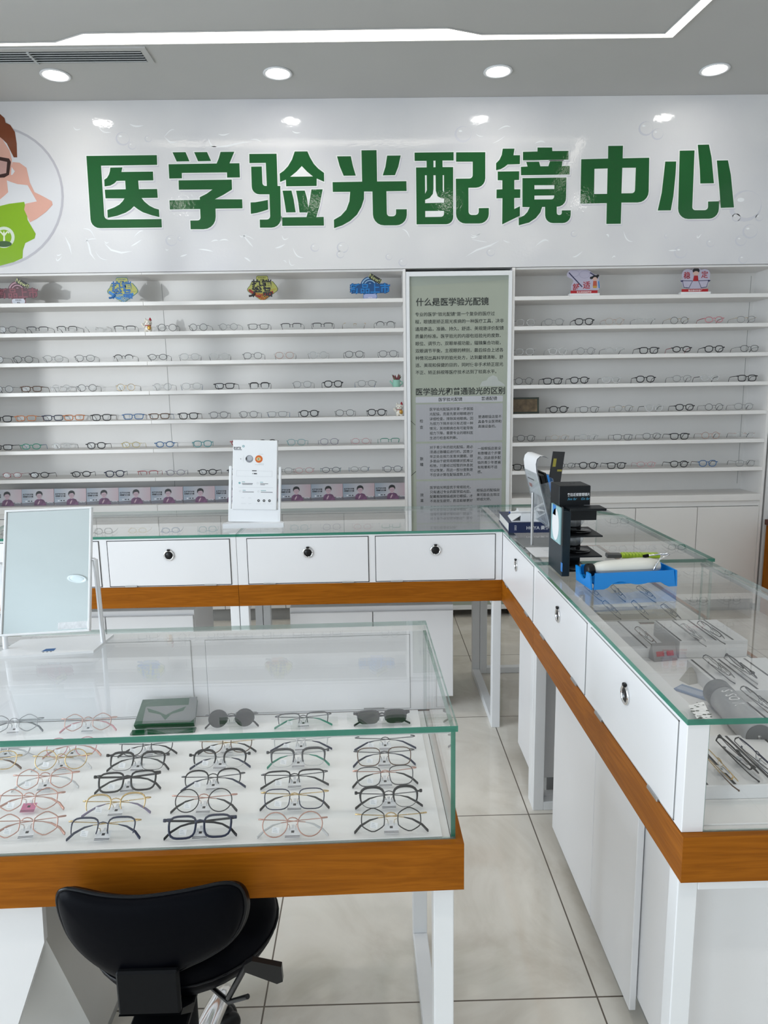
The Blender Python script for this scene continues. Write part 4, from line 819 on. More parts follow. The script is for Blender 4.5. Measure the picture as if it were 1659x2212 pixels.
# ---------------------------------------------------------------- inside the aisle counter
RIS = mat('white_riser_card', (.80, .80, .80), .4); CRM = mat('cream_riser', (.74, .70, .60), .5); STR = mat('dark_riser_stripe', (.05, .05, .052), .5)
ZI = ZD+.0012
def riser(label, x0, x1, y0, y1, h, stripes, m=RIS, word=None, rz=0):
    t = thing('display_riser', label, 'display riser', ((x0+x1)/2, (y0+y1)/2, ZI)); MB().box(x0, x1, y0, y1, ZI, ZI+h, m, .0015).build('block', t)
    if stripes:
        b = MB()
        for s in stripes: b.box(x0+s-.003, x0+s+.003, y0+.004, y1-.004, ZI+h, ZI+h+.0006, STR)
        b.build('stripes', t)
    if word: b = MB(); b.text(word, PG, flatm(x1-.045, y0+.05, ZI+h+.0008, 0), .02, 0, 0, 0, .004, rot=0); b.build('lettering', t)
    return t
riser('cream display riser in the far aisle counter under the blue tray reflection', .665, 1.15, 2.55, 3.12, .040, None, CRM)
riser('tall white display riser with a dark striped top in the middle of the aisle counter', .985, 1.208, 2.150, 2.36, .058, [.006, .064, .120, .176], word='ISLEY' if 0 else None)
riser('small white display riser beside the tall striped riser', .765, .955, 2.16, 2.44, .032, [.05, .12])
riser('broad white striped display riser behind the grey bottle', .955, 1.20, 1.80, 2.03, .045, [.012, .095, .175])
riser('low white striped display riser along the front glass of the aisle counter', .655, 1.19, 1.358, 1.575, .032, [.045, .105, .190, .275, .36, .45])
riser('small white striped display riser beside the grey bottle', .965, 1.20, 1.60, 1.76, .030, [.01, .03, .10])
# grey bottle lying down
pA = at(1551, 1497, 2, ZI+.038); pB = at(1640, 1592, 2, ZI+.038); ax = (pB-pA); Lb = ax.length; ax.normalize()
BX = Matrix.Translation(pA) @ ax.to_track_quat('Z', 'Y').to_matrix().to_4x4(); rb = .0375
GREYB = mat('grey_bottle_cap', (.13, .135, .14), .35); 
t = thing('water_bottle', 'grey cylinder bottle lying on its side inside the aisle counter', 'bottle', tuple(pA))
b = MB(); b.lathe([(.0001, -.012), (rb-.004, -.012), (rb, -.008), (rb, .040), (rb-.001, .041)], GREYB, BX, 32); b.build('cap', t)
b = MB(); b.lathe([(rb-.002, .041), (rb-.001, .043), (rb-.001, Lb-.006), (rb-.006, Lb), (.0001, Lb)], mat('frosted_bottle', (.36, .37, .38), .25), BX, 32); bd = b.build('body', t)
b = MB(); lat = BX.to_3x3(); upv = Vector((0, 0, 1)); upv = (upv-ax*upv.dot(ax)).normalized(); sdv = ax.cross(upv)
for i, chh in enumerate('SSOV'):
    u = .052+.026*i; a0 = R(8)
    vs, fs = text2d(chh, .040, .01); 
    # letters wrapped on the cylinder, reading from the far end
    out = []
    for p in vs:
        al = a0+(p.y-.014)/rb; out.append(pA+ax*(u+.022-p.x*.75)+(upv*math.cos(al)+sdv*math.sin(al))*(rb+.0002))
    b.add(out, fs, WHITEP)
b.build('lettering', bd); MB().lathe([(.0001, Lb+.0012), (rb-.008, Lb+.001), (rb-.006, Lb+.0001)], GREYB, BX, 32).lathe([(.0001, Lb+.0018), (.005, Lb+.0014)], STEEL, BX, 16).build('base_disc', t)
b = MB(); c = at(1490, 1472, 2, ZI); X = flatm(c.x, c.y, ZI, R(20)); b.add([(-.022, -.02, 0), (.022, -.02, 0), (.006, 0, .045), (-.006, 0, .045), (-.022, .02, 0), (.022, .02, 0)], [(0, 1, 2, 3), (5, 4, 3, 2), (0, 3, 4), (1, 5, 2), (0, 4, 5, 1)], mat('putty_plastic', (.50, .48, .42), .4), X); tag(b.build('tent_card'), 'small blank putty coloured tent card inside the aisle counter', 'tent card')
b = MB(); c = at(1507, 1500, 2, ZI); X = flatm(c.x, c.y, ZI, R(-52)); b.box(-.06, .06, -.024, .024, 0, .006, mat('steel_blue_card', (.22, .30, .46), .4), .001, X); b.box(-.055, .02, -.018, .01, .006, .0064, mat('pale_card_print', (.42, .48, .58), .4), M=X); tag(b.build('folded_card'), 'steel blue folded card lying beside the grey bottle', 'card')
c = at(1440, 1425, 2, ZI); t = thing('counter_sign', 'grey tent sign with red print beside the tall striped riser', 'sign', tuple(c)); X = flatm(c.x-.01, c.y+.01, ZI, R(8))
b = MB(); b.add([(-.04, -.022, 0), (.04, -.022, 0), (.04, 0, .055), (-.04, 0, .055), (-.04, .022, 0), (.04, .022, 0)], [(0, 1, 2, 3), (5, 4, 3, 2), (0, 3, 4), (1, 5, 2), (0, 4, 5, 1)], mat('grey_sign_card', (.30, .29, .29), .4), X); b.build('card', t)
b = MB(); Q = X @ frame3((0, -.0225, 0), (1, 0, 0), (0, .37, .93)); RED = mat('red_print', (.48, .03, .04), .4); b.box(-.03, -.004, .016, .032, .0006, .0010, RED, M=Q); b.box(.006, .03, .016, .032, .0006, .0010, RED, M=Q); b.build('red_print', t)
c = at(1545, 1606, 2, ZI); b = MB(); X = flatm(.665, 1.60, ZI, 0); WB = mat('kraft_box', (.46, .28, .15), .6, var=.08, scale=40); b.box(0, .085, 0, .07, 0, .052, WB, .001, X); b.box(-.0005, .0855, -.0006, -.0001, .032, .033, mat('kraft_seam', (.25, .14, .07), .6), M=X); b.box(.03, .08, .012, .03, .0522, .0526, INK, M=X); tag(b.build('kraft_box'), 'small brown kraft box behind the white end post of the aisle counter', 'box')
# peeling label on the glass corner
b = MB(); P = [at(x, y, 2, ZT+.0006) for x, y in ((1487, 1524), (1520, 1516), (1538, 1552), (1505, 1552))]; b.add([(p.x, p.y, ZT+.0008) for p in P], [(0, 1, 2, 3)], mat('worn_white_label', (.72, .72, .70), .8, var=.1, scale=90))
rn = random.Random(5)
for k in range(20):
    u, v_ = rn.random(), rn.random(); q = P[0].lerp(P[1], u).lerp(P[3].lerp(P[2], u), v_*1.1-.05); s = rn.uniform(.001, .0035)
    b.flat([[(q.x-s*1.6, q.y-s*.4), (q.x+s*.5, q.y-s), (q.x+s*1.8, q.y+s*.3), (q.x-s*.3, q.y+s*.8)]], mat('label_dirt', (.12, .13, .11), .8), Matrix.Translation((0, 0, ZT)), .0012)
lb = b.build('worn_label'); tag(lb, 'torn worn white label stuck on the glass corner above the white end post', 'label')

# ---------------------------------------------------------------- shelf-top signs
def poly_sign(name, label, cx, z, y, build, group):
    t = thing(name, label, 'sign', (cx, y, z), group); build(t, wallm(cx, y, z)); return t
def new_sign(dark, mid, pale, plate, words):
    def f(t, M):
        b = MB(); b.prism(ell(0, .085, .066, .066, 30), -.004, dark, M @ Matrix.Translation((0, 0, -.002))); b.flat([ell(0, .085, .060, .060, 30), ell(0, .085, .051, .051, 30)], pale, M, .0006); b.flat([ell(0, .085, .043, .043, 30), ell(0, .085, .036, .036, 30)], pale, M, .0006); b.flat([ell(0, .085, .015, .024, 20), ell(0, .085, .010, .018, 20)], pale, M, .0006); b.build('disc', t)
        b = MB(); v, f_ = text2d('新品上市', .066, .065, 'CENTER'); b.add([(p.x*1.02, p.y+.048, .002) for p in v], f_, dark, M)
        b.prism(rrect(.245, .062, .012, 0, .073), -.004, dark, M @ Matrix.Translation((0, 0, .0015))); b.text('新品上市', mid, M, .066, 0, .048, .0026, .018, 'CENTER', sx=1.02); b.build('lettering', t)
        b = MB(); M2 = M @ Matrix.Translation((.036, .135, .002)) @ Matrix.Rotation(R(-30), 4, 'Z'); b.prism(rrect(.088, .034, .008, .0, .0), -.003, INK, M2); b.text('New!!', mat('pale_lime_print', (.50, .52, .22), .4), M2, .037, 0, -.012, .0006, .012, 'CENTER'); b.build('new_tag', t)
        b = MB(); b.prism(rrect(.094, .038, .017, 0, .020), -.003, mid, M @ Matrix.Translation((0, 0, .0035))); b.flat([rrect(.088, .033, .015, 0, .020)], plate, M, .0042)
        if words: b.text('PACKI', INK, M, .014, 0, .023, .005, .012, 'CENTER'); b.text('新品', INK, M, .010, 0, .008, .005, .012, 'CENTER')
        else: b.text('HOYA', WHITEP, M, .010, 0, .010, .005, .012, 'CENTER')
        b.build('plate', t)
        MB().box(-.03, .03, -.002, .03, 0, .003, ACRYL, M=Matrix.Translation(M.translation)).build('stand', t)
    return f
def hot_sign(base, low, ink, rim, word):
    def f(t, M):
        out = fillet([(0, -.002, .02), (.11, .072, .018), (.095, .10, .01), (.072, .128, .006), (.042, .131), (.040, .165, .012), (-.038, .165, .012), (-.04, .131), (-.072, .125, .006), (-.085, .10, .01), (-.112, .072, .018)], 5)
        b = MB(); b.prism(out, -.004, rim, M); inn = [(x*.955, .078+(z-.078)*.955) for x, z in out]; b.flat([inn], base, M, .0005)
        b.flat([fillet([(0, .002, .018), (.096, .066, .01), (.070, .066), (.03, .055), (-.01, .05), (-.05, .056), (-.07, .07), (-.085, .082, .01), (-.100, .07, .01)], 5)], low, M, .0009); b.build('board', t)
        b = MB(); T = M @ Matrix.Rotation(R(0), 4, 'Z')
        b.text('热销', ink, T, .068, -.004, .082, .0016, .032, 'CENTER', res=2); b.text('产品', ink, T, .064, 0, .034, .0018, .036, 'CENTER', sx=1.05)
        b.tube([T @ Vector((-.05, .05, .0015)), T @ Vector((-.075, .036, .0015)), T @ Vector((-.092, .034, .0015))], .007, ink, 6, flat=1)
        b.text('HOT!', word, T, .021, -.046, .040, .0026, .01, rot=R(-6)); b.text('HOT!', word, T, .021, -.012, .026, .0026, .01, rot=R(-10)); b.text('HOT!', word, T, .021, -.03, .012, .0026, .01, rot=R(-8)); b.text('HOT!', word, T, .017, .052, .062, .0026, .01, rot=R(12)); b.text('STYLE BUY', ink, T, .011, 0, .148, .0016, .006, 'CENTER'); b.text('热销', ink, T, .012, 0, .133, .0016, .01, 'CENTER'); b.build('lettering', t)
        MB().box(-.05, .05, -.003, .035, 0, .003, ACRYL, M=Matrix.Translation(M.translation)).build('stand', t); MB().box(-.05, .05, .006, .009, .003, .06, ACRYL, M=Matrix.Translation(M.translation)).build('stand', t)
    return f
MAR = mat('maroon_print', (.075, .012, .022), .45); MAR2 = mat('wine_print', (.20, .035, .055), .45); PINK = mat('dusty_pink_print', (.42, .24, .29), .45)
DBL = mat('deep_blue_print', (.004, .07, .22), .4); MBL = mat('mid_blue_print', (.01, .19, .52), .4); LBL = mat('light_blue_print', (.30, .48, .66), .4)
OLV = mat('olive_yellow_print', (.40, .40, .10), .45); RDP = mat('deep_red_print', (.28, .02, .015), .45); LTE = mat('teal_rim_print', (.03, .15, .16), .45)
Y1 = YF+.06
poly_sign('shelf_sign', 'maroon acrylic sign with a New tag and white plate on the top shelf', -2.345, ZS[0], Y1, new_sign(MAR, MAR2, PINK, mat('pale_plate', (.50, .53, .60), .4), True), 'acrylic signs on the top shelf')
poly_sign('shelf_sign', 'blue and yellow diamond acrylic sign on the top shelf', -1.650, ZS[0], Y1, hot_sign(OLV, MBL, mat('strong_blue_ink', (.005, .12, .36), .4), LTE, mat('pale_lime_print', (.50, .52, .22), .4)), 'acrylic signs on the top shelf')
poly_sign('shelf_sign', 'red and yellow diamond acrylic sign with black characters on the top shelf', -.715, ZS[0], Y1, hot_sign(OLV, RDP, INK, mat('dark_olive_rim', (.10, .11, .03), .45), mat('orange_yellow_print', (.55, .34, .03), .4)), 'acrylic signs on the top shelf')
poly_sign('shelf_sign', 'blue acrylic sign with a New tag beside the green panel', .008, ZS[0], Y1, new_sign(DBL, MBL, LBL, mat('lilac_plate', (.36, .40, .62), .4), False), 'acrylic signs on the top shelf')
LAV = mat('lavender_board', (.50, .47, .58), .4); REDP = mat('signal_red_print', (.40, .006, .012), .4); NAVP = mat('navy_print', (.03, .03, .09), .4); FLESH = mat('flesh_print', (.66, .45, .38), .45)
def comfort(t, M):
    out = [(-.085, .045), (-.088, .075), (-.07, .10), (-.082, .118), (-.112, .128), (-.12, .15), (-.105, .172), (-.075, .18), (-.045, .175), (-.01, .18), (.03, .172), (.06, .15), (.075, .142), (.095, .144), (.10, .125), (.10, .10), (.11, .08), (.105, .05), (.095, .04), (-.08, .04)]
    b = MB(); b.prism(smooth(out, 1), -.004, LAV, M); L2 = mat('lens_lilac_print', (.40, .37, .50), .4)
    b.flat([ell(-.068, .152, .034, .022), ell(-.068, .152, .031, .019)], L2, M, .0006); b.flat([ell(.002, .145, .036, .026), ell(.002, .145, .033, .023)], L2, M, .0006)
    for A, B_ in (((-.105, .158), (-.012, .064)), ((.038, .156), (.07, .138)), ((.098, .10), (.104, .055))):
        a = Vector(A); c = Vector(B_); n_ = (c-a).normalized(); n_ = Vector((-n_.y, n_.x))*.0035; b.flat([[tuple(a+n_), tuple(c+n_), tuple(c-n_), tuple(a-n_)]], NAVP if A[0] < .09 else MBL, M, .001)
    b.build('board', t); b = MB(); b.text('舒', REDP, M, .048, -.078, .046, .0014, .012); b.text('适', REDP, M, .052, -.008, .056, .0014, .012); b.build('lettering', t)
    b = MB(); b.flat([ell(.073, .118, .018, .016)], FLESH, M, .0010); b.flat([ell(.073, .126, .021, .014)], INK, M, .0012); b.flat([ell(.048, .122, .010, .009)], INK, M, .0012); b.flat([ell(.092, .136, .009, .008)], INK, M, .0012); b.flat([ell(.073, .116, .014, .011)], FLESH, M, .0014)
    b.flat([[(.062, .102), (.085, .102), (.088, .066), (.060, .066)]], mat('orange_red_print', (.48, .09, .05), .45), M, .0012); b.flat([[(.060, .070), (.088, .070), (.086, .056), (.062, .056)]], mat('amber_print', (.55, .30, .05), .45), M, .0014); b.build('girl_print', t)
    b = MB(); b.box(-.09, .092, -.006, .0, .021, .040, REDP, M=Matrix.Translation(M.translation)); b.text('安全柔韧超舒材', WHITEP, M, .0125, 0, .0255, .0062, .008, 'CENTER', sx=1.15); b.build('red_band', t)
    MB().box(-.10, .105, -.012, .028, 0, .021, STEELW, .001, Matrix.Translation(M.translation)).build('base', t)
def steady(t, M):
    out = [(-.09, .042), (-.105, .082), (-.118, .095), (-.112, .104), (-.10, .107), (-.11, .125), (-.105, .155), (-.085, .172), (-.06, .172), (-.042, .162), (-.034, .176), (-.012, .184), (.012, .176), (.018, .164), (.04, .172), (.065, .168), (.083, .15), (.085, .12), (.078, .106), (.09, .100), (.083, .090), (.074, .08), (.066, .042)]
    out = [(x+.014, z) for x, z in out]
    b = MB(); b.prism(smooth(out, 1), -.004, LAV, M)
    for sgn, x0_ in ((-1, -.006), (1, .006)):
        lp = [(x0_+sgn*.012, .096), (x0_+sgn*.085, .098), (x0_+sgn*.072, .05), (x0_+sgn*.035, .046)]; c = [(sum(p[0] for p in lp)/4, sum(p[1] for p in lp)/4)][0]; b.flat([lp, [(c[0]+(p[0]-c[0])*.88, c[1]+(p[1]-c[1])*.84) for p in lp]], NAVP, M, .0008)
        b.flat([[(x0_+sgn*.08, .100), (x0_+sgn*.098, .096), (x0_+sgn*.09, .088), (x0_+sgn*.078, .09)]], NAVP, M, .001)
    b.build('board', t); b = MB(); b.text('稳', REDP, M, .048, -.084, .112, .0014, .010); b.text('定', REDP, M, .048, .036, .116, .0014, .010); b.build('lettering', t)
    b = MB(); b.flat([ell(0, .146, .021, .018)], FLESH, M, .0010); b.flat([ell(0, .160, .024, .017)], INK, M, .0012); b.flat([ell(0, .144, .018, .013)], FLESH, M, .0014); b.flat([[(-.012, .128), (.014, .128), (.02, .092), (-.018, .092)]], REDP, M, .0012); b.build('boy_print', t)
    b = MB(); b.box(-.092, .088, -.006, .0, .021, .040, REDP, M=Matrix.Translation(M.translation)); b.text('稳定镜材料轻巧', WHITEP, M, .0125, 0, .0255, .0062, .008, 'CENTER', sx=1.1); b.build('red_band', t)
    MB().box(-.10, .105, -.012, .028, 0, .021, STEELW, .001, Matrix.Translation(M.translation)).build('base', t)
poly_sign('shelf_sign', 'lavender cut-out sign with a printed girl and glasses, red band below', 1.456, ZS[0], Y1, comfort, 'cut-out signs on the top shelf')
poly_sign('shelf_sign', 'lavender cut-out sign with a printed boy above navy glasses, red band below', 2.215, ZS[0], Y1, steady, 'cut-out signs on the top shelf')

# ---------------------------------------------------------------- figurines, plant, picture
def cat(label, x, y, z):
    t = thing('lucky_cat', label, 'figurine', (x, y, z), 'small lucky cat figurines'); X = Matrix.Translation((x, y, z)); WH = mat('white_ceramic', (.76, .72, .64), .25); GOLD = mat('gold_paint', (.48, .26, .05), .3, .6); RD = mat('red_paint', (.36, .015, .03), .3)
    b = MB(); b.ball((0, 0, .024), (.026, .022, .026), WH, M=X); b.ball((-.013, -.016, .006), (.010, .012, .007), WH, M=X); b.ball((.013, -.016, .006), (.010, .012, .007), WH, M=X); b.tube([X @ Vector(p) for p in ((-.02, -.01, .034), (-.031, -.014, .040), (-.036, -.014, .056))], [.008, .008, .009], WH, 8); b.build('body', t)
    b = MB(); b.ball((0, -.002, .060), (.027, .024, .023), WH, M=X); h = b.build('head', t)
    b = MB(); b.lathe([(.010, 0), (.0001, .020)], WH, X @ Matrix.Translation((-.015, 0, .076)), 10); b.build('ear', h); b = MB(); b.lathe([(.011, 0), (.006, .014), (.0001, .022)], RD, X @ Matrix.Translation((.016, 0, .076)), 10); b.build('ear', h, 'red ear')
    b = MB()
    for s in (-1, 1): b.tube([X @ Vector((s*.010-.005, -.0235, .063)), X @ Vector((s*.010, -.0245, .066)), X @ Vector((s*.010+.005, -.0235, .063))], .0013, INK, 5)
    b.ball((0, -.0262, .057), (.003, .002, .002), RD, 8, 5, X)
    for s in (-1, 1):
        for k in range(2): b.tube([X @ Vector((s*.014, -.0222, .057-.004*k)), X @ Vector((s*.024, -.016, .058-.006*k))], .0007, INK, 4)
    b.build('face', h); b = MB(); b.lathe([(.020, .041), (.021, .044), (.020, .047)], RD, X, 16); b.build('collar', t); b = MB(); b.ball((.012, -.022, .028), (.013, .006, .015), GOLD, M=X); b.build('coin', t)
cat('white lucky cat with one red ear among the shelf glasses at the bay seam', -1.492, 4.90, ZS[1])
cat('white lucky cat with one red ear at the shelf end by the green panel', .195, 4.90, ZS[4])
t = thing('watering_can_planter', 'mint green watering can planter with a red-green succulent on the shelf', 'plant', (.178, 4.92, ZS[3])); X = Matrix.Translation((.178, 4.92, ZS[3])); MINT = mat('mint_ceramic', (.30, .56, .45), .3)
b = MB(); b.lathe([(.0001, 0), (.024, .0), (.027, .004), (.025, .046), (.027, .049), (.023, .050), (.021, .040), (.0001, .038)], MINT, X, 24); pot = b.build('pot', t)
b = MB(); b.tube([X @ Vector(p) for p in ((-.022, 0, .016), (-.036, 0, .030), (-.043, 0, .044))], [.006, .005, .006], MINT, 8); b.build('spout', pot); b = MB(); b.tube([X @ Vector((.025+.017*math.sin(PI*i/8), 0, .042-.030*i/8)) for i in range(9)], .0045, MINT, 8); b.build('handle', pot)
b = MB(); rn = random.Random(2)
for k in range(26):
    a = rn.uniform(0, 2*PI); tl = rn.uniform(.1, .75); L = rn.uniform(.03, .055); d = Vector((math.cos(a)*math.sin(tl), math.sin(a)*math.sin(tl), math.cos(tl))); o = X @ Vector((math.cos(a)*.006, math.sin(a)*.006, .040))
    b.tube([o, o+d*L*.5, o+d*L*.8, o+d*L], [.004, .0055, .004, .0005], mat('succulent_green', (.10, .17, .08), .5) if k % 2 else mat('succulent_red', (.20, .03, .04), .5), 6)
b.build('leaves', t)
t = thing('framed_picture', 'small dark framed brown picture leaning on the shelf beside the green panel', 'picture', (1.08, 4.93, ZS[4])); X = Matrix.Translation((1.076, 4.945, ZS[4]+.0006)) @ Matrix.Rotation(R(-6), 4, 'X')
b = MB(); FRM = mat('dark_green_frame', (.035, .045, .032), .4); w, h = .100, .112
for q in ((-w, w, 0, .012), (-w, w, h-.012, h), (-w, -w+.012, .012, h-.012), (w-.012, w, .012, h-.012)): b.box(q[0], q[1], -.006, .006, q[2], q[3], FRM, .001, X)
b.build('frame', t); b = MB(); b.box(-w+.012, w-.012, -.002, .004, .012, h-.012, mat('brown_painting', (.15, .10, .05), .4, var=.5, scale=22), M=X); b.build('canvas', t)

# ---------------------------------------------------------------- portrait cards on the lowest shelf
BGD = bpy.data.materials.new('portrait_card_ground'); BGD.use_nodes = True; tt = BGD.node_tree; pb = tt.nodes['Principled BSDF']; tc = nd(tt, 'ShaderNodeTexCoord'); sx = nd(tt, 'ShaderNodeSeparateXYZ'); tt.links.new(tc.outputs['Object'], sx.inputs[0])
mr = nd(tt, 'ShaderNodeMapRange'); mr.inputs['From Min'].default_value = -.11; mr.inputs['From Max'].default_value = .11; tt.links.new(sx.outputs[0], mr.inputs['Value']); cr = nd(tt, 'ShaderNodeValToRGB'); cr.color_ramp.elements[0].color = (.30, .355, .42, 1); cr.color_ramp.elements[1].color = (.50, .37, .40, 1); e = cr.color_ramp.elements.new(.55); e.color = (.50, .48, .50, 1)
tt.links.new(mr.outputs[0], cr.inputs[0]); tt.links.new(cr.outputs[0], pb.inputs['Base Color']); pb.inputs['Roughness'].default_value = .35
PURP = mat('plum_plaid_print', (.16, .07, .14), .5, var=.35, scale=45); PSK = mat('pale_skin_print', (.52, .38, .42), .5); LOWB = mat('dusk_band_print', (.15, .14, .16), .4); LOWT = mat('blue_dusk_print', (.16, .22, .28), .4)
def card_meshes():
    M = frame3((0, -.0012, 0), (1, 0, 0), (0, 0, 1)); out = []
    b = MB(); b.box(-.1115, .1115, -.001, .001, 0, .116, BGD); b.flat([[(-.1115, .0005), (.1115, .0005), (.1115, .022), (-.01, .026), (-.1115, .018)]], LOWB, M, .0003); out.append(('card_face', b.mesh('card_face')))
    b = MB(); b.flat([[(-.028, .001), (.060, .001), (.052, .022), (.040, .040), (.022, .046), (.006, .048), (-.012, .042), (-.024, .032)]], PURP, M, .0006); b.flat([[(.002, .044), (.016, .044), (.018, .055), (.0, .055)]], PSK, M, .0008)
    b.flat([ell(.009, .068, .018, .021)], PSK, M, .0010); b.flat([[(-.013, .066), (-.014, .084), (-.008, .096), (.004, .102), (.016, .102), (.027, .096), (.033, .084), (.031, .068), (.026, .078), (.018, .084), (.004, .083), (-.006, .079), (-.010, .07)]], INK, M, .0014)
    for s in (-1, 1): b.flat([rrect(.0135, .009, .003, .009+s*.008, .069), rrect(.0115, .007, .0025, .009+s*.008, .069)], mat('grey_specs_print', (.20, .16, .22), .5), M, .0016)
    b.flat([ell(.009, .056, .005, .0012, 10)], mat('lip_print', (.36, .16, .20), .5), M, .0016); b.flat([[(-.004, .006), (.004, .010), (.014, .030), (.010, .036), (.0, .022)]], PSK, M, .0012); out.append(('figure_print', b.mesh('figure_print')))
    b = MB(); b.text('延缓手机近视', INK, M, .0125, -.104, .074, .0006, .03, sx=.95); b.text('控制解决方案', INK, M, .0125, -.104, .059, .0006, .03, sx=.95); b.text('HOYA', WHITEP, M, .0135, .064, .016, .0008, .015)
    for z, x1 in ((.049, -.04), (.045, -.07), (.010, -.045)): b.flat([[(-.104, z), (x1, z), (x1, z+.0013), (-.104, z+.0013)]], LOWT, M, .0006)
    for i, m_ in enumerate((WHITEP, INK, INK)): b.flat([ell(-.082+.019*i, .032, .005, .004, 12)], m_, M, .0006)
    out.append(('lettering', b.mesh('lettering'))); return out
CM = card_meshes(); x = .128; k = 0
words = ['first', 'second', 'third', 'fourth', 'fifth', 'sixth', 'seventh', 'eighth', 'ninth', 'tenth', 'eleventh', 'twelfth', 'thirteenth', 'fourteenth', 'fifteenth', 'sixteenth', 'seventeenth', 'eighteenth']
while x > -2.70:
    r = thing('portrait_card', 'printed card of a boy in plaid, '+words[k]+' from the green panel', 'card', (x, 4.915+(.002 if k % 3 == 0 else 0), ZS[7]+.0005), 'portrait cards on the lowest shelf'); r.rotation_euler = (R(-9), 0, R([0, .6, -.5, .3][k % 4]))
    for nme, me in CM:
        o = bpy.data.objects.new(nme, me); COL.objects.link(o); o.parent = r
    x -= .2255; k += 1
# ---------------------------------------------------------------- eyeglasses
def outline(shape, a, b, n=26):
    pts = []
    for i in range(n):
        t = 2*PI*i/n; c, s = math.cos(t), math.sin(t)
        if shape == 'hex':
            k = 6; ang = (t+PI/6) % (2*PI/k)-PI/k; r = .93*math.cos(PI/k)/math.cos(ang); r = .45+.55*r if False else .35*1+.65*r; x, z = r*c, r*s
        else:
            e = {'round': 2.0, 'panto': 2.5, 'square': 3.4, 'rect': 4.2, 'cat': 2.7, 'oval': 2.1}[shape]
            r = (abs(c)**e+abs(s)**e)**(-1/e); x, z = r*c, r*s
        if shape in ('panto', 'square', 'rect'): x *= 1+.07*z            # narrower at the bottom
        if shape == 'cat' and x > 0: z += .16*max(0, x)*(1 if z > 0 else .2)
        pts.append((x*a, z*b))
    return pts
DIM = dict(round=(.0245, .0225), panto=(.0250, .0205), square=(.0260, .0200), rect=(.0272, .0170), cat=(.0258, .0185), oval=(.0250, .0180), hex=(.0262, .0232))
_gm = {}
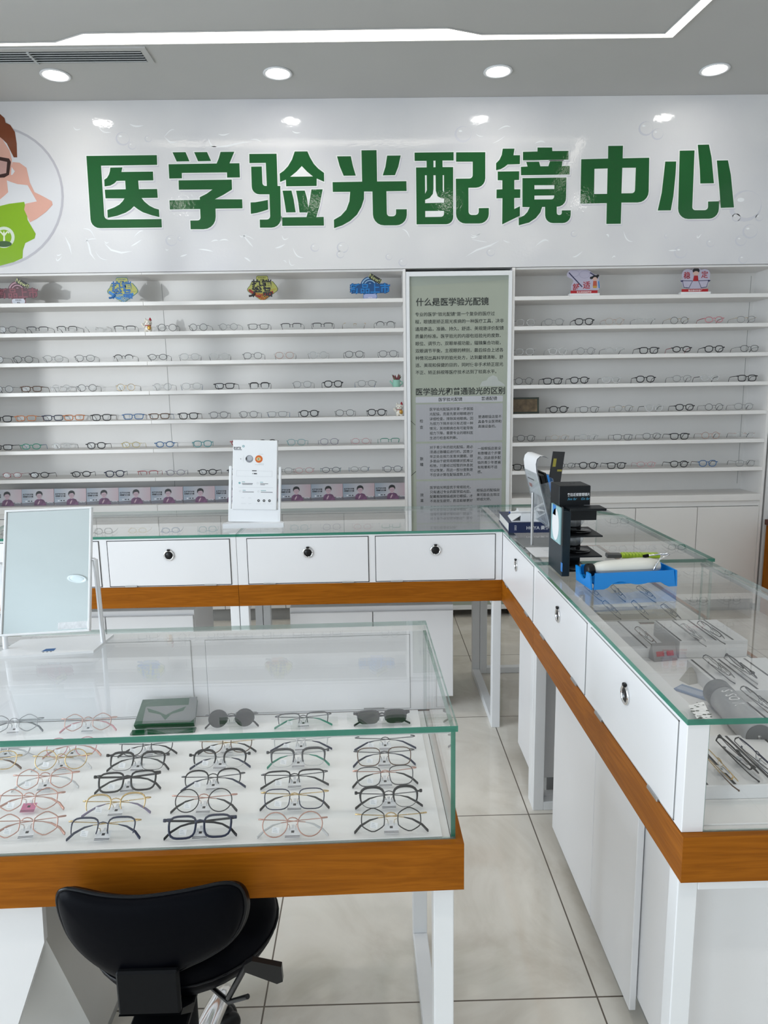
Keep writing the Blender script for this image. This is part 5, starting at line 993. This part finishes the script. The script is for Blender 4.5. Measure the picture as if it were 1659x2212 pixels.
def gmeshes(shape, rim, plastic, fold, fm, am, tm, lm, tagm=None):
    """meshes of one pair: frame, two lenses, two temples, price tag. rim: full, half, brow, none"""
    key = (shape, rim, plastic, fold, fm.name, am.name, tm.name, lm.name, tagm and tagm.name)
    if key in _gm: return _gm[key]
    a, b_ = DIM[shape]; g = .0085 if plastic else .0100; cx = a+g; rr = .0019 if plastic else .00115
    if fold == 0: rr *= 1.35
    yo = lambda x: .35*x*x
    out = []; f = MB(); ol = outline(shape, a, b_)
    for s in (-1, 1):
        P = [Vector((s*(cx+x), yo(cx+x), z)) for x, z in ol]; n = len(P); up = [i for i in range(n) if ol[i][1] >= -.1*b_]
        if rim == 'full': f.tube(P, rr, fm, 6, True, up=(0, 1, 0), flat=1.15 if plastic else 1)
        elif rim in ('half', 'brow'):
            st = [i for i in range(-2, n//2+3)]; Q = [P[i % n] for i in st]; m = len(Q)
            w = [rr*(1.7 if rim == 'half' else 2.6)*(.55+.45*math.sin(PI*min(1, max(0, (k-.5)/(m-2))))) for k in range(m)]
            f.tube(Q, w, fm, 6, up=(0, 1, 0))
            if rim == 'brow': f.tube([P[i % n] for i in range(n//2+1, n)], .0007, am, 5, up=(0, 1, 0))
        # hinge lug and nose pad
        zl = b_*(.50 if shape in ('round', 'panto', 'hex', 'oval') else .72)
        j = min(range(n), key=lambda i: abs(ol[i][1]-zl)+(1 if ol[i][0] < 0 else 0)); e = P[j]; he = Vector((s*(cx+a+.0085), yo(cx+a)+.006, zl))
        f.tube([e, e.lerp(he, .6)+Vector((0, -.0035, 0)), he], [rr*(1.3 if plastic or rim == 'brow' else 1)*1.1, rr*1.7 if plastic else .0015, .0018], fm if plastic or rim == 'brow' else am, 6)
        if rim == 'brow' or plastic:
            f.box(he.x-.0035, he.x+.0025, he.y-.0095, he.y-.002, zl-.0035, zl+.003, fm, .001)
        pd = Vector((s*(g*.60), .0075, -b_*.28)); f.ball(pd, (.0016, .003, .0045), PLASTIC_CLEAR, 8, 5)
        if not plastic: f.tube([Vector((s*(g+.001), yo(cx), b_*.05)), Vector((s*(g*.7), .006, b_*.0)), pd], .0006, am, 5)
    zb = b_*.38
    f.tube([Vector((-g-.001, yo(g), zb-.001)), Vector((-g*.6, -.0018, zb+.0025)), Vector((0, -.0026, zb+.0037)), Vector((g*.6, -.0018, zb+.0025)), Vector((g+.001, yo(g), zb-.001))], rr*(1.15 if plastic else 1.0), fm if plastic or rim in ('half',) else am, 6)
    if shape == 'hex' or rim == 'aviator': pass
    out.append(('frame', f.mesh('frame')))
    for s in (-1, 1):
        l = MB(); lp = [(s*(cx+x*.985), z*.985) for x, z in ol]; n = len(lp)
        v = [(x, yo(x)-.0006, z) for x, z in lp]+[(x, yo(x)+.0009, z) for x, z in lp]
        l.add(v, [tuple(range(n)), tuple(range(n, 2*n))[::-1]], lm); l.add(v, [(i, n+i, n+(i+1) % n, (i+1) % n) for i in range(n)], PLASTIC_CLEAR)
        out.append(('lens', l.mesh('lens')))
    tw = .0023 if plastic else .0010
    for s in (-1, 1):
        t = MB(); h = Vector((s*(cx+a+.0088), yo(cx+a)+.0065, zl))
        if fold:     # folded flat behind the lenses
            yb = h.y+.003+(.0035 if s > 0 else 0); L = 2*abs(h.x)
            arm = [h, h+Vector((-s*.004, yb-h.y, -.0005)), Vector((h.x-s*L*.38, yb+.002, zl-.003)), Vector((h.x-s*L*.68, yb+.003, zl-.007))]
            tip = [arm[-1], Vector((h.x-s*L*.80, yb+.003, zl-.011)), Vector((h.x-s*L*.93, yb+.002, zl-.021)), Vector((h.x-s*L*1.01, yb-.001, -b_*.92))]
        else:
            sp = s*.004
            arm = [h, h+Vector((sp*.3, .004, 0)), h+Vector((sp, .050, 0)), h+Vector((sp, .088, -.001))]
            tip = [arm[-1], h+Vector((sp*.8, .098, -.005)), h+Vector((sp*.3, .112, -.016)), h+Vector((-sp*.2, .124, -.030))]
        t.tube(arm, [.0017, tw*1.1, tw, tw], tm if plastic else am, 6, flat=.6 if plastic else 1)
        t.tube(tip, [tw, .0021, .0026, .0028 if plastic or True else .002], tm, 6, flat=.55)
        t.ball(tip[-1], (.0016, .0022, .0030), tm, 8, 5)
        out.append(('temple', t.mesh('temple')))
    if tagm:
        q = MB(); X = Matrix.Translation((0, .004, -b_*.98)) @ Matrix.Rotation(R(-32), 4, 'X')
        q.box(-.0145, .0145, -.0006, .0, -.003, .019, tagm, M=X); q.box(-.0145, .0145, -.0008, -.0006, .0005, .0018, STR, M=X); q.box(-.0145, .0145, -.0008, -.0006, -.0022, -.0010, STR, M=X); q.box(-.003, .003, -.0008, -.0006, .008, .013, STR, M=X)
        q.box(-.003, .003, -.0006, .0, .018, .026, WHITEP, M=X); out.append(('price_tag', q.mesh('price_tag')))
        if tagm is not WHITEP or True:
            q = MB(); o = -cx+.002; Y = Matrix.Translation((o, -.0018+yo(o), -b_*.45)) @ Matrix.Rotation(R(8), 4, 'Y'); q.box(-.007, .007, 0, .0006, -.005, .0055, WHITEP, M=Y)
            for k in range(3): q.box(-.0052, .0046-.002*k, -.0003, 0, -.0032+.0030*k, -.0020+.0030*k, PG, M=Y)
            out.append(('barcode_label', q.mesh('barcode_label')))
    lo = None
    _gm[key] = out; return out
def C(n, c, rough=.35, metal=0): return mat('frame_'+n, c, rough, metal)
FC_ = dict(black=C('black', (.010, .010, .012)), navy=C('navy', (.012, .018, .05)), gun=C('gunmetal', (.10, .10, .105), .3, .7), grey=C('grey', (.26, .26, .265), .35, .3), silver=C('silver', (.52, .52, .53), .3, .8), gold=C('gold', (.56, .40, .19), .25, .9), rose=C('rose_gold', (.50, .29, .235), .3, .7),
  pink=C('pink', (.55, .25, .27)), red=C('red', (.36, .045, .06)), brown=C('brown', (.10, .05, .025)), orange=C('orange', (.50, .17, .05)), blue=C('blue', (.06, .15, .32)), teal=C('teal', (.12, .32, .34)), green=C('green', (.05, .26, .18)), yellow=C('yellow', (.50, .38, .04)), purple=C('purple', (.19, .16, .24)), clear=C('clear', (.55, .55, .55), .15), beige=C('beige', (.50, .42, .36)))
NICE = dict(gun='gunmetal', rose='rose gold', clear='clear grey')
SH = dict(round='round', panto='rounded', square='squared', rect='rectangular', cat='upswept', oval='oval', hex='faceted')
def pair(spec, loc, rz, tilt, fold, label, group, surf, tagm=None, lm=None):
    """spec: (shape, rim, plastic, frame colour, accent colour, temple colour)"""
    sh, rim, pl_, c1, c2, c3 = spec
    ms = gmeshes(sh, rim, pl_, fold, FC_[c1], FC_[c2], FC_[c3], lm or LENS, tagm)
    r = bpy.data.objects.new('eyeglasses', None); r.empty_display_size = .03; COL.objects.link(r); tag(r, label, 'eyeglasses', group)
    r.rotation_euler = (tilt, 0, rz); rot = r.rotation_euler.to_matrix()
    lo = min((rot @ v.co).z for n_, me in ms if n_ in ('frame', 'temple') for v in me.vertices)
    r.location = (loc[0], loc[1], surf-lo+.0003)
    for n_, me in ms:
        o = bpy.data.objects.new(n_, me); COL.objects.link(o); o.parent = r
    return r
ORD = words
def adj(spec):
    c = NICE.get(spec[3], spec[3]); rim = {'half': 'half-rim ', 'brow': 'browline ', 'none': 'rimless '}.get(spec[1], ''); return f'{c} {rim}{SH[spec[0]]}'
rg = random.Random(11)
def S(sh, c, rim='full', pl_=0, c2=None, c3=None): return (sh, rim, pl_, c, c2 or c, c3 or c)
LEFT = [
 (1, 'just below the diamond signs', [(27,S('panto','gun')),(92,S('rect','black','half')),(155,S('square','black','half')),(217,S('rect','grey','none',0,'silver','grey')),(277,S('rect','black','half')),(369,S('round','gun')),(434,S('round','gun',c3='black')),(499,S('hex','grey')),(563,S('rect','black')),(633,S('rect','black','half')),(700,S('rect','black','half')),(769,S('rect','gold','none',0,'gold','brown')),(834,S('oval','gun','half'))]),
 (2, 'two shelves below the diamond signs', [(-8,S('round','gun')),(53,S('round','black')),(119,S('panto','grey')),(187,S('panto','gun')),(271,S('oval','black','half')),(344,S('oval','black')),(412,S('panto','silver',c3='black')),(475,S('panto','clear',c2='silver',c3='black')),(548,S('panto','gun',c3='black')),(616,S('panto','rose',c2='silver',c3='black')),(689,S('round','silver')),(766,S('panto','black')),(839,S('panto','gun'))]),
 (3, "on the planter's shelf", [(5,S('round','gun')),(65,S('rect','brown',pl_=1)),(130,S('round','silver')),(187,S('round','gun',c3='black')),(271,S('round','gold',c3='black')),(350,S('round','silver')),(412,S('panto','clear',c2='silver',c3='blue')),(484,S('rect','black',pl_=1)),(560,S('square','black','brow',0,'gun')),(652,S('panto','grey')),(719,S('panto','black',pl_=1)),(792,S('panto','grey',c3='blue'))]),
 (4, "below the planter's shelf", [(-6,S('square','black',pl_=1)),(47,S('rect','orange',pl_=1)),(106,S('rect','navy',pl_=1,c3='brown')),(152,S('rect','orange',pl_=1,c3='clear')),(213,S('square','black',pl_=1,c3='brown')),(282,S('rect','blue',pl_=1,c3='brown')),(339,S('rect','brown',pl_=1,c3='blue')),(401,S('square','black',pl_=1,c3='brown')),(468,S('panto','grey',pl_=1)),(533,S('panto','gun')),(595,S('rect','grey',c3='blue')),(665,S('panto','black',pl_=1)),(743,S('panto','gun')),(812,S('panto','black',pl_=1))]),
 (5, "among the bright children's frames", [(-12,S('rect','black',pl_=1)),(53,S('oval','green',pl_=1,c3='blue')),(119,S('oval','silver',c3='gun')),(195,S('panto','black',pl_=1)),(271,S('oval','yellow',c3='yellow')),(347,S('oval','blue',pl_=1)),(429,S('panto','teal',pl_=1)),(511,S('oval','red',pl_=1)),(571,S('oval','black',pl_=1)),(635,S('panto','teal')),(707,S('panto','purple',c2='silver')),(776,S('oval','pink',c2='silver')),(840,S('rect','green','half',0,'silver'))]),
 (6, 'above the portrait cards', [(3,S('oval','red')),(66,S('oval','black',pl_=1)),(157,S('oval','black',pl_=1)),(231,S('panto','navy',pl_=1)),(304,S('rect','red','half')),(366,S('oval','purple')),(437,S('oval','black',pl_=1)),(502,S('oval','black',pl_=1)),(604,S('panto','grey')),(650,S('oval','pink',c2='grey')),(709,S('oval','navy',c3='teal')),(772,S('oval','grey',c3='blue')),(845,S('panto','navy'))])]
RIGHT = [
 (1, 'just below the lavender signs', [(1135,S('panto','clear',c2='grey',c3='gun')),(1196,S('panto','grey',c3='gun')),(1261,S('panto','black',pl_=1)),(1327,S('round','beige',c2='rose')),(1392,S('oval','clear','half',0,'grey','navy')),(1467,S('round','gun',c2='gold')),(1541,S('oval','pink',pl_=1,c3='red')),(1611,S('panto','grey',c2='gold',c3='grey'))]),
 (2, 'two shelves below the lavender signs', [(1133,S('panto','clear',c2='grey',c3='navy')),(1205,S('panto','clear',pl_=1)),(1265,S('round','grey')),(1327,S('oval','clear','half',0,'grey','black')),(1400,S('square','black',pl_=1)),(1471,S('oval','black',pl_=1,c3='red')),(1541,S('panto','black',pl_=1)),(1618,S('panto','black'))]),
 (3, 'above the framed picture', [(1131,S('round','gun')),(1193,S('square','black',pl_=1)),(1251,S('panto','black',pl_=1)),(1320,S('panto','clear',pl_=1,c3='grey')),(1393,S('panto','black',pl_=1)),(1471,S('panto','grey',c3='black')),(1532,S('oval','clear',pl_=1,c3='black')),(1613,S('square','black',pl_=1))]),
 (4, 'beside the framed picture', [(1205,S('panto','black',pl_=1)),(1272,S('square','gun',c3='black')),(1345,S('panto','grey',c2='gold',c3='black')),(1412,S('round','clear',pl_=1,c3='gun')),(1478,S('panto','black',pl_=1)),(1541,S('round','gun')),(1604,S('panto','grey',c3='black'))]),
 (5, 'below the framed picture', [(1136,S('panto','black')),(1208,S('oval','beige',c3='gun')),(1270,S('panto','clear',c2='grey',c3='black')),(1344,S('square','gun')),(1407,S('panto','gun',c3='black')),(1467,S('square','black',pl_=1)),(1532,S('round','rose',c3='black')),(1606,S('oval','clear',c2='rose',c3='gun'))]),
 (6, 'behind the brochure holder', [(1119,S('square','black',pl_=1)),(1222,S('oval','gun')),(1270,S('panto','black',pl_=1)),(1330,S('square','black',pl_=1)),(1393,S('oval','pink')),(1464,S('panto','black',pl_=1)),(1527,S('panto','blue',pl_=1,c3='brown')),(1608,S('square','grey',c3='black'))])]
for row, where, items in LEFT:
    order = sorted(items, key=lambda q: -q[0])
    for k, (px, sp_) in enumerate(order):
        z = ZS[row]; p = at(px, 800, 1, 4.888); rz = R(rg.uniform(-5, 5)+(8 if px < 430 else 3))
        pair(sp_, (p.x, 4.876+rg.uniform(-.006, .012)), rz, R(-2), 0, f'{adj(sp_)} glasses, {ORD[k]} from the green panel, {where}', 'eyeglasses on the wall shelves', z)
for row, where, items in RIGHT:
    for k, (px, sp_) in enumerate(items):
        z = ZS[row]; rz = R(rg.uniform(-4, 4)-4)
        # the vertical lines lean a little: measure x at the height of the shelf itself
        p = at(px, [0, 698, 762, 825, 888, 950, 1012][row], 1, 4.888)
        p.x = max(p.x, 1.052); kk = k
        pair(sp_, (p.x, 4.876+rg.uniform(-.006, .012)), rz, R(-2), 0, f'{adj(sp_)} glasses, {ORD[kk]} from the green panel, {where}', 'eyeglasses on the wall shelves', z)
# nearest counter: rows from the front, counted from the clear glass end
PINKT = mat('pink_price_tag', (.62, .20, .33), .5)
FRONT = [
 ('front row', [(845,1777,S('hex','black',c2='gold',c3='black'),WHITEP),(632,1787,S('round','rose',c3='clear'),WHITEP),(432,1790,S('square','navy','full',1,c3='black'),WHITEP),(222,1794,S('square','navy','half',0,'gold','navy'),WHITEP),(58,1788,S('hex','rose',c3='rose'),WHITEP)]),
 ('second row', [(840,1726,S('panto','black','brow',0,'gun','black'),WHITEP),(636,1730,S('square','navy',c2='gold',c3='black'),WHITEP),(440,1735,S('round','black',c2='rose',c3='black'),WHITEP),(250,1742,S('panto','gold','half',0,'gold','purple'),WHITEP),(62,1733,S('hex','rose',c3='rose'),PINKT)]),
 ('third row', [(832,1680,S('square','gun',c2='rose',c3='black'),WHITEP),(636,1684,S('rect','black','half',0,'gun','black'),WHITEP),(460,1688,S('panto','black','half',0,'gun','navy'),WHITEP),(275,1692,S('square','black','full',1),WHITEP),(97,1688,S('hex','rose',c3='clear'),WHITEP)]),
 ('fourth row', [(830,1638,S('square','brown','full',0,'gun','navy'),WHITEP),(644,1640,S('square','gun','brow',0,'silver','green'),WHITEP),(475,1643,S('panto','black','brow',0,'silver','navy'),WHITEP),(297,1648,S('square','black','brow',0,'gun','black'),WHITEP),(132,1646,S('round','gold',c3='clear'),WHITEP),(-22,1648,S('panto','gold',c3='brown'),WHITEP)]),
 ('fifth row', [(832,1604,S('rect','navy','none',0,'gun','navy'),WHITEP),(650,1606,S('rect','clear','half',0,'silver','navy'),WHITEP),(490,1611,S('panto','brown',c2='gold',c3='black'),WHITEP),(318,1616,S('panto','black','full',0,'gun','black'),WHITEP),(155,1619,S('round','pink',c2='rose',c3='rose'),WHITEP),(10,1622,S('oval','clear',pl_=1),WHITEP)]),
 ('rear row', [(655,1556,S('rect','gun','half',0,'gun','green'),WHITEP),(190,1565,S('hex','rose',c3='pink'),WHITEP),(30,1568,S('hex','grey',c3='gun'),WHITEP)])]
ZTRAY = ZD+.0015
for row, items in FRONT:
    for k, (px, py, sp_, tg) in enumerate(items):
        p = at(px, py, 2, ZTRAY+.021)
        if row == 'rear row': k = [1, 3, 4][k]
        t_ = 'pink-tagged ' if tg is PINKT else ''
        pair(sp_, (p.x, p.y), R(rg.uniform(-3, 3)+3), R(-37), 1, f'{t_}{adj(sp_)} glasses, {row} of the nearest case, {ORD[k]} from its clear end', 'eyeglasses in the nearest counter', ZTRAY, tg)
p = at(825, 1551, 2, ZTRAY+.021); pair(S('rect','black','half',1), (p.x, p.y), R(2), R(-40), 1, 'dark green rectangular sunglasses in the rear row of the nearest case', 'eyeglasses in the nearest counter', ZTRAY, None, LENSGR)
p = at(500, 1557, 2, ZTRAY+.021); pair(S('round','black','half',0,'gun','black'), (p.x, p.y), R(3), R(-30), 1, 'round dark grey sunglasses in the rear row of the nearest case', 'eyeglasses in the nearest counter', ZTRAY, None, LENSDK)
# green spectacle case lying tilted in the rear row
DG = mat('dark_green_case', (.004, .06, .026), .35, var=.1, spec=.25); GC = mat('grey_case_cover', (.15, .16, .158), .4, spec=.3)
c = at(356, 1581, 2, ZTRAY); t = thing('spectacle_case', 'dark green spectacle case with a grey winged cover in the nearest counter', 'case', (c.x, c.y, ZTRAY)); Q = Matrix.Translation((c.x, c.y+.005, ZTRAY+.019)) @ Matrix.Rotation(R(3), 4, 'Z') @ Matrix.Rotation(R(-50), 4, 'X')
b = MB(); b.prism([(-.080, 0), (.074, 0), (.074, .072), (-.068, .072)], -.022, DG, Q @ wallm(0, 0, 0)); b.box(-.086, .080, -.012, .010, 0, .005, DG, .001, flatm(c.x, c.y, ZTRAY, R(3))); b.build('case_body', t)
b = MB(); S_ = Q @ wallm(0, -.0005, 0)
b.prism(fillet([(-.058, .003), (.066, .003, .004), (.078, .014), (.076, .072), (.056, .072), (.056, .050), (-.056, .050, .005)]), .0025, GC, S_); b.flat([[(-.052, .046), (-.046, .034), (-.014, .026), (.0, .010), (.014, .026), (.044, .034), (.050, .046), (.018, .034), (.0, .024), (-.020, .034)]], DG, S_, .003); b.build('cover', t)

# aisle counter: pairs lying on the risers with their length along the aisle
def lying(px, py, z, spec, rz, label, tagm=None, tilt=-42):
    p = at(px, py, 2, z+.015); pair(spec, (p.x, p.y), R(rz), R(tilt), 1, label, 'eyeglasses inside the aisle counter', z, tagm)
zA, zB, zS, zC, zD_, zE = ZI+.0402, ZI+.0588, ZI+.0328, ZI+.0458, ZI+.0328, ZI+.0308
n6 = ['rear, by the doors', 'rear, middle', 'rear, by the outer glass', 'front, by the doors', 'front, middle', 'front, by the outer glass']
for (px, py), nm in zip(((1284, 1281), (1338, 1282), (1398, 1284), (1324, 1318), (1385, 1318), (1452, 1326)), n6):
    lying(px, py, zA, S('panto','gun',c3='black'), 90+rg.uniform(-4, 4), f'dark glasses on the cream riser in the aisle counter, {nm}')
lying(1398, 1376, zS, S('oval','brown',c3='brown'), 92, 'brown oval glasses on the small white riser in the aisle counter')
lying(1500, 1372, zB, S('panto','clear',c2='silver',c3='grey'), 92, 'clear glasses on the tall white striped riser in the aisle counter', WHITEP)
lying(1540, 1366, zB, S('rect','black','half',0,'gun','black'), 92, 'black half-rim glasses on the tall white striped riser in the aisle counter', WHITEP)
lying(1557, 1445, zC, S('rect','gun','full',0,'gun','black'), 92, 'gunmetal rectangular glasses with white tag behind the grey bottle', WHITEP)
lying(1604, 1447, zC, S('square','black','full',1,'black','grey'), 92, 'thick black squared glasses behind the grey bottle, by the outer glass', WHITEP)
lying(1645, 1520, zE, S('square','black','half',0,'gun','brown'), 92, 'black half-rim glasses on the small riser beside the grey bottle', WHITEP)
lying(1558, 1658, zD_, S('panto','gold',c3='brown'), 90, 'gold glasses on the low riser by the front glass, next to the end post', WHITEP)
lying(1598, 1640, zD_, S('square','black','full',1), 92, 'thick black glasses on the low riser by the front glass, in the middle', WHITEP)
lying(1640, 1640, zD_, S('rect','navy','half',0,'gun','navy'), 92, 'navy half-rim glasses on the low riser by the front glass, furthest out', WHITEP)
bpy.data.scenes.remove(TS)
